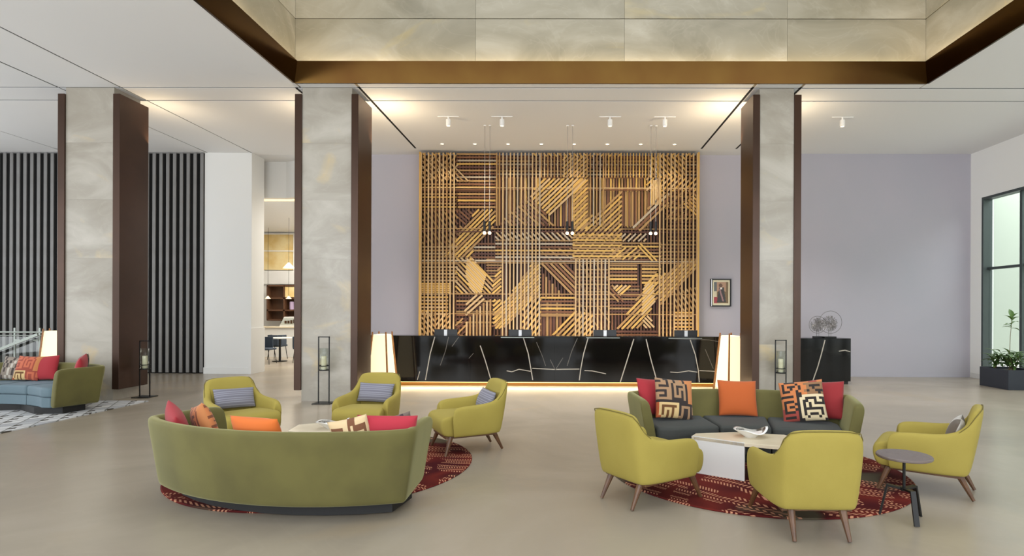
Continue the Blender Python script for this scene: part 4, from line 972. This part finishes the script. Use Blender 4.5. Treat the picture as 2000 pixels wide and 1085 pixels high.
# ------------------------------------------------------------------ glass balustrade (left)
gb = thing('glass_balustrade', 'glass and steel stair balustrade in front of the slatted wall at far left', 'balustrade', (-12.1, 12.9, 0), 0)
for x in (-2.4, -.93, -.37, .2): MB().box(x - .02, x + .02, -.012, .012, 0, 1.2).build('post', M['steel'], gb)
MB().rod((-2.6, 0, 1.10), (.32, 0, 1.10), .022, n=10).build('handrail', M['steel'], gb)
MB().rod((-2.6, -.05, 1.03), (.32, -.05, 1.03), .008, n=8).build('lower_rail', M['steel'], gb)
MB().bar((-1.5, -.16, .35), (.30, -.16, 1.06), .06, .03, (0, 1, 0)).build('sloping_rail', M['steel'], gb)
for x0, x1 in ((-2.38, -.95), (-.91, -.39), (-.35, .18)): MB().box(x0, x1, -.006, .006, .08, 1.0).build('glass_panel', M['glass'], gb)
for x in (-1.0, -.30, .12): MB().box(x - .06, x + .06, -.02, .02, .9, .94).build('clamp', M['steel'], gb)

# ------------------------------------------------------------------ cafe beyond the opening
cf = thing('cafe_counter', 'white cafe bar counter seen through the opening behind the left columns', 'counter', (-9.6, 19.6, 0), 0)
MB().box(-3.4, 2.6, 0, .6, 0, 1.0).build('body', M['table_white'], cf); MB().box(-3.45, 2.65, -.04, .64, 1.0, 1.04).build('counter_top', M['table_top'], cf)
sh = thing('bottle_shelf', 'dark wooden wall shelf unit with open boxes behind the cafe bar', 'shelf', (-9.6, 21.4, 0), 0)
MB().box(-1.6, 1.6, .3, .4, 1.2, 2.55).build('back_board', M['dark_wood'], sh)
for z in (1.24, 1.60, 2.05, 2.52): MB().box(-1.6, 1.6, 0, .3, z - .03, z + .03).build('shelf_board', M['dark_wood'], sh)
for x in (-1.58, -.95, -.25, .45, 1.1, 1.58): MB().box(x - .03, x + .03, 0, .3, 1.24, 2.52).build('divider', M['dark_wood'], sh)
MB().box(-.92, -.28, .02, .28, 2.09, 2.48).build('lit_box', M['wall_gold'], sh)
for i, (x, lb) in enumerate(((-.72, 'lilac canister, left one on the cafe wall shelf'), (-.45, 'lilac canister, right one on the cafe wall shelf'))):
    o = MB().lathe([(0, 0), (.08, 0), (.08, .28), (.06, .3), (0, .3)], 14).build('canister', M['cup']); o.location = (-9.6 + x, 21.54, 1.63); tag(o, lb, 'canister', 'canisters on the cafe shelf')
uw = struct(MB().box(-13.3, -5.6, 21.9, 21.98, 2.6, 3.1).build('trim_10', M['white']))
for i, (x0, x1) in enumerate(((-11.6, -10.45), (-10.2, -9.2), (-8.95, -8.0))):
    wn = struct(bpy.data.objects.new('window_%d' % (i + 2), None)); COL.objects.link(wn)
    MB().box(x0, x1, 21.93, 21.98, 3.15, 4.5).build('lit_panel', M['wall_gold'], wn)
    MB().box(x0 - .05, x0, 21.9, 21.99, 3.1, 4.55).box(x1, x1 + .05, 21.9, 21.99, 3.1, 4.55).box(x0, x1, 21.9, 21.99, 4.5, 4.55).box(x0, x1, 21.9, 21.99, 3.85, 3.89).build('frame', M['white_metal'], wn)
dc = thing('pastry_case', 'glass fronted white pastry display case on the cafe bar', 'display case', (-9.35, 19.75, 1.04), 0)
MB().prism_y([(-.55, 0), (.6, 0), (.6, .34), (-.38, .34)], 0, .4).build('case', M['table_white'], dc)
b = MB(); rnd = random.Random(4)
for i in range(9): b.box(-.36 + i * .1, -.29 + i * .1, -.012, 0, .1 + rnd.uniform(0, .02), .2 + rnd.uniform(0, .06))
stuff(b.build('pastries', M['dark_wood'], dc))
MB().box(-.5, .58, -.02, -.014, .05, .30).build('glass_front', M['glass'], dc)
def cafe_chair(loc, rz, label):
    t = thing('cafe_chair', label, 'chair', loc, rz, 'slate blue cafe chairs')
    MB().box(-.23, .23, -.22, .22, .42, .48).build('seat', M['blue_fabric'], t, bevel=.02)
    P_ = [(-.25, -.1), (-.24, .18), (-.12, .26), (.12, .26), (.24, .18), (.25, -.1), (.22, -.1), (.21, .16), (.1, .23), (-.1, .23), (-.21, .16), (-.22, -.1)]
    MB().prism(P_, .46, .80).build('backrest', M['blue_fabric'], t, bevel=.01)
    for i in (-1, 1):
        for j in (-1, 1): MB().rod((i * .18, j * .17, .42), (i * .22, j * .22, 0), .012, .01, 6).build('leg', M['black'], t)
    return t
cafe_chair((-9.0, 17.15, 0), R(90), 'slate blue cafe chair nearest the white wall return')
cafe_chair((-9.45, 18.75, 0), R(180), 'slate blue cafe chair at the far side of the cafe table')
cafe_chair((-8.2, 17.75, 0), R(200), 'slate blue cafe chair on the right of the cafe table')
tb = thing('cafe_table', 'pale round cafe table among the slate blue chairs', 'table', (-9.0, 18.0, 0), 0)
MB().lathe([(0, .72), (.38, .72), (.38, .75), (0, .75)], 24).build('tabletop', M['table_white'], tb); MB().rod((0, 0, .02), (0, 0, .72), .03).build('column', M['black'], tb); MB().lathe([(0, 0), (.22, 0), (.22, .02), (0, .02)], 20).build('foot', M['black'], tb)
def cafe_pendant(x, y, z, r, label, m):
    t = thing('cafe_pendant', label, 'pendant lamp', (x, y, z), 0, 'cafe pendant lamps')
    MB().rod((0, 0, r), (0, 0, 4.60 - z), .006, n=5).build('cord', M['black'], t)
    MB().lathe([(.02, r), (r * .55, r * .5), (r, 0), (r * .9, -.01), (0, -.01)], 18).build('lamp_shade', m, t, smooth=True)
    return t
cafe_pendant((562 - 1105) * 18.5 / F, 18.5, 2.96, .19, 'larger pale dish pendant high in the cafe opening', M['shade'])
cafe_pendant((521 - 1105) * 20.8 / F, 20.8, 2.02, .10, 'small glowing cone pendant, left one in front of the cafe shelf', M['shade'])
cafe_pendant((562 - 1105) * 20.8 / F, 20.8, 2.02, .10, 'small glowing cone pendant, right one in front of the cafe shelf', M['shade'])
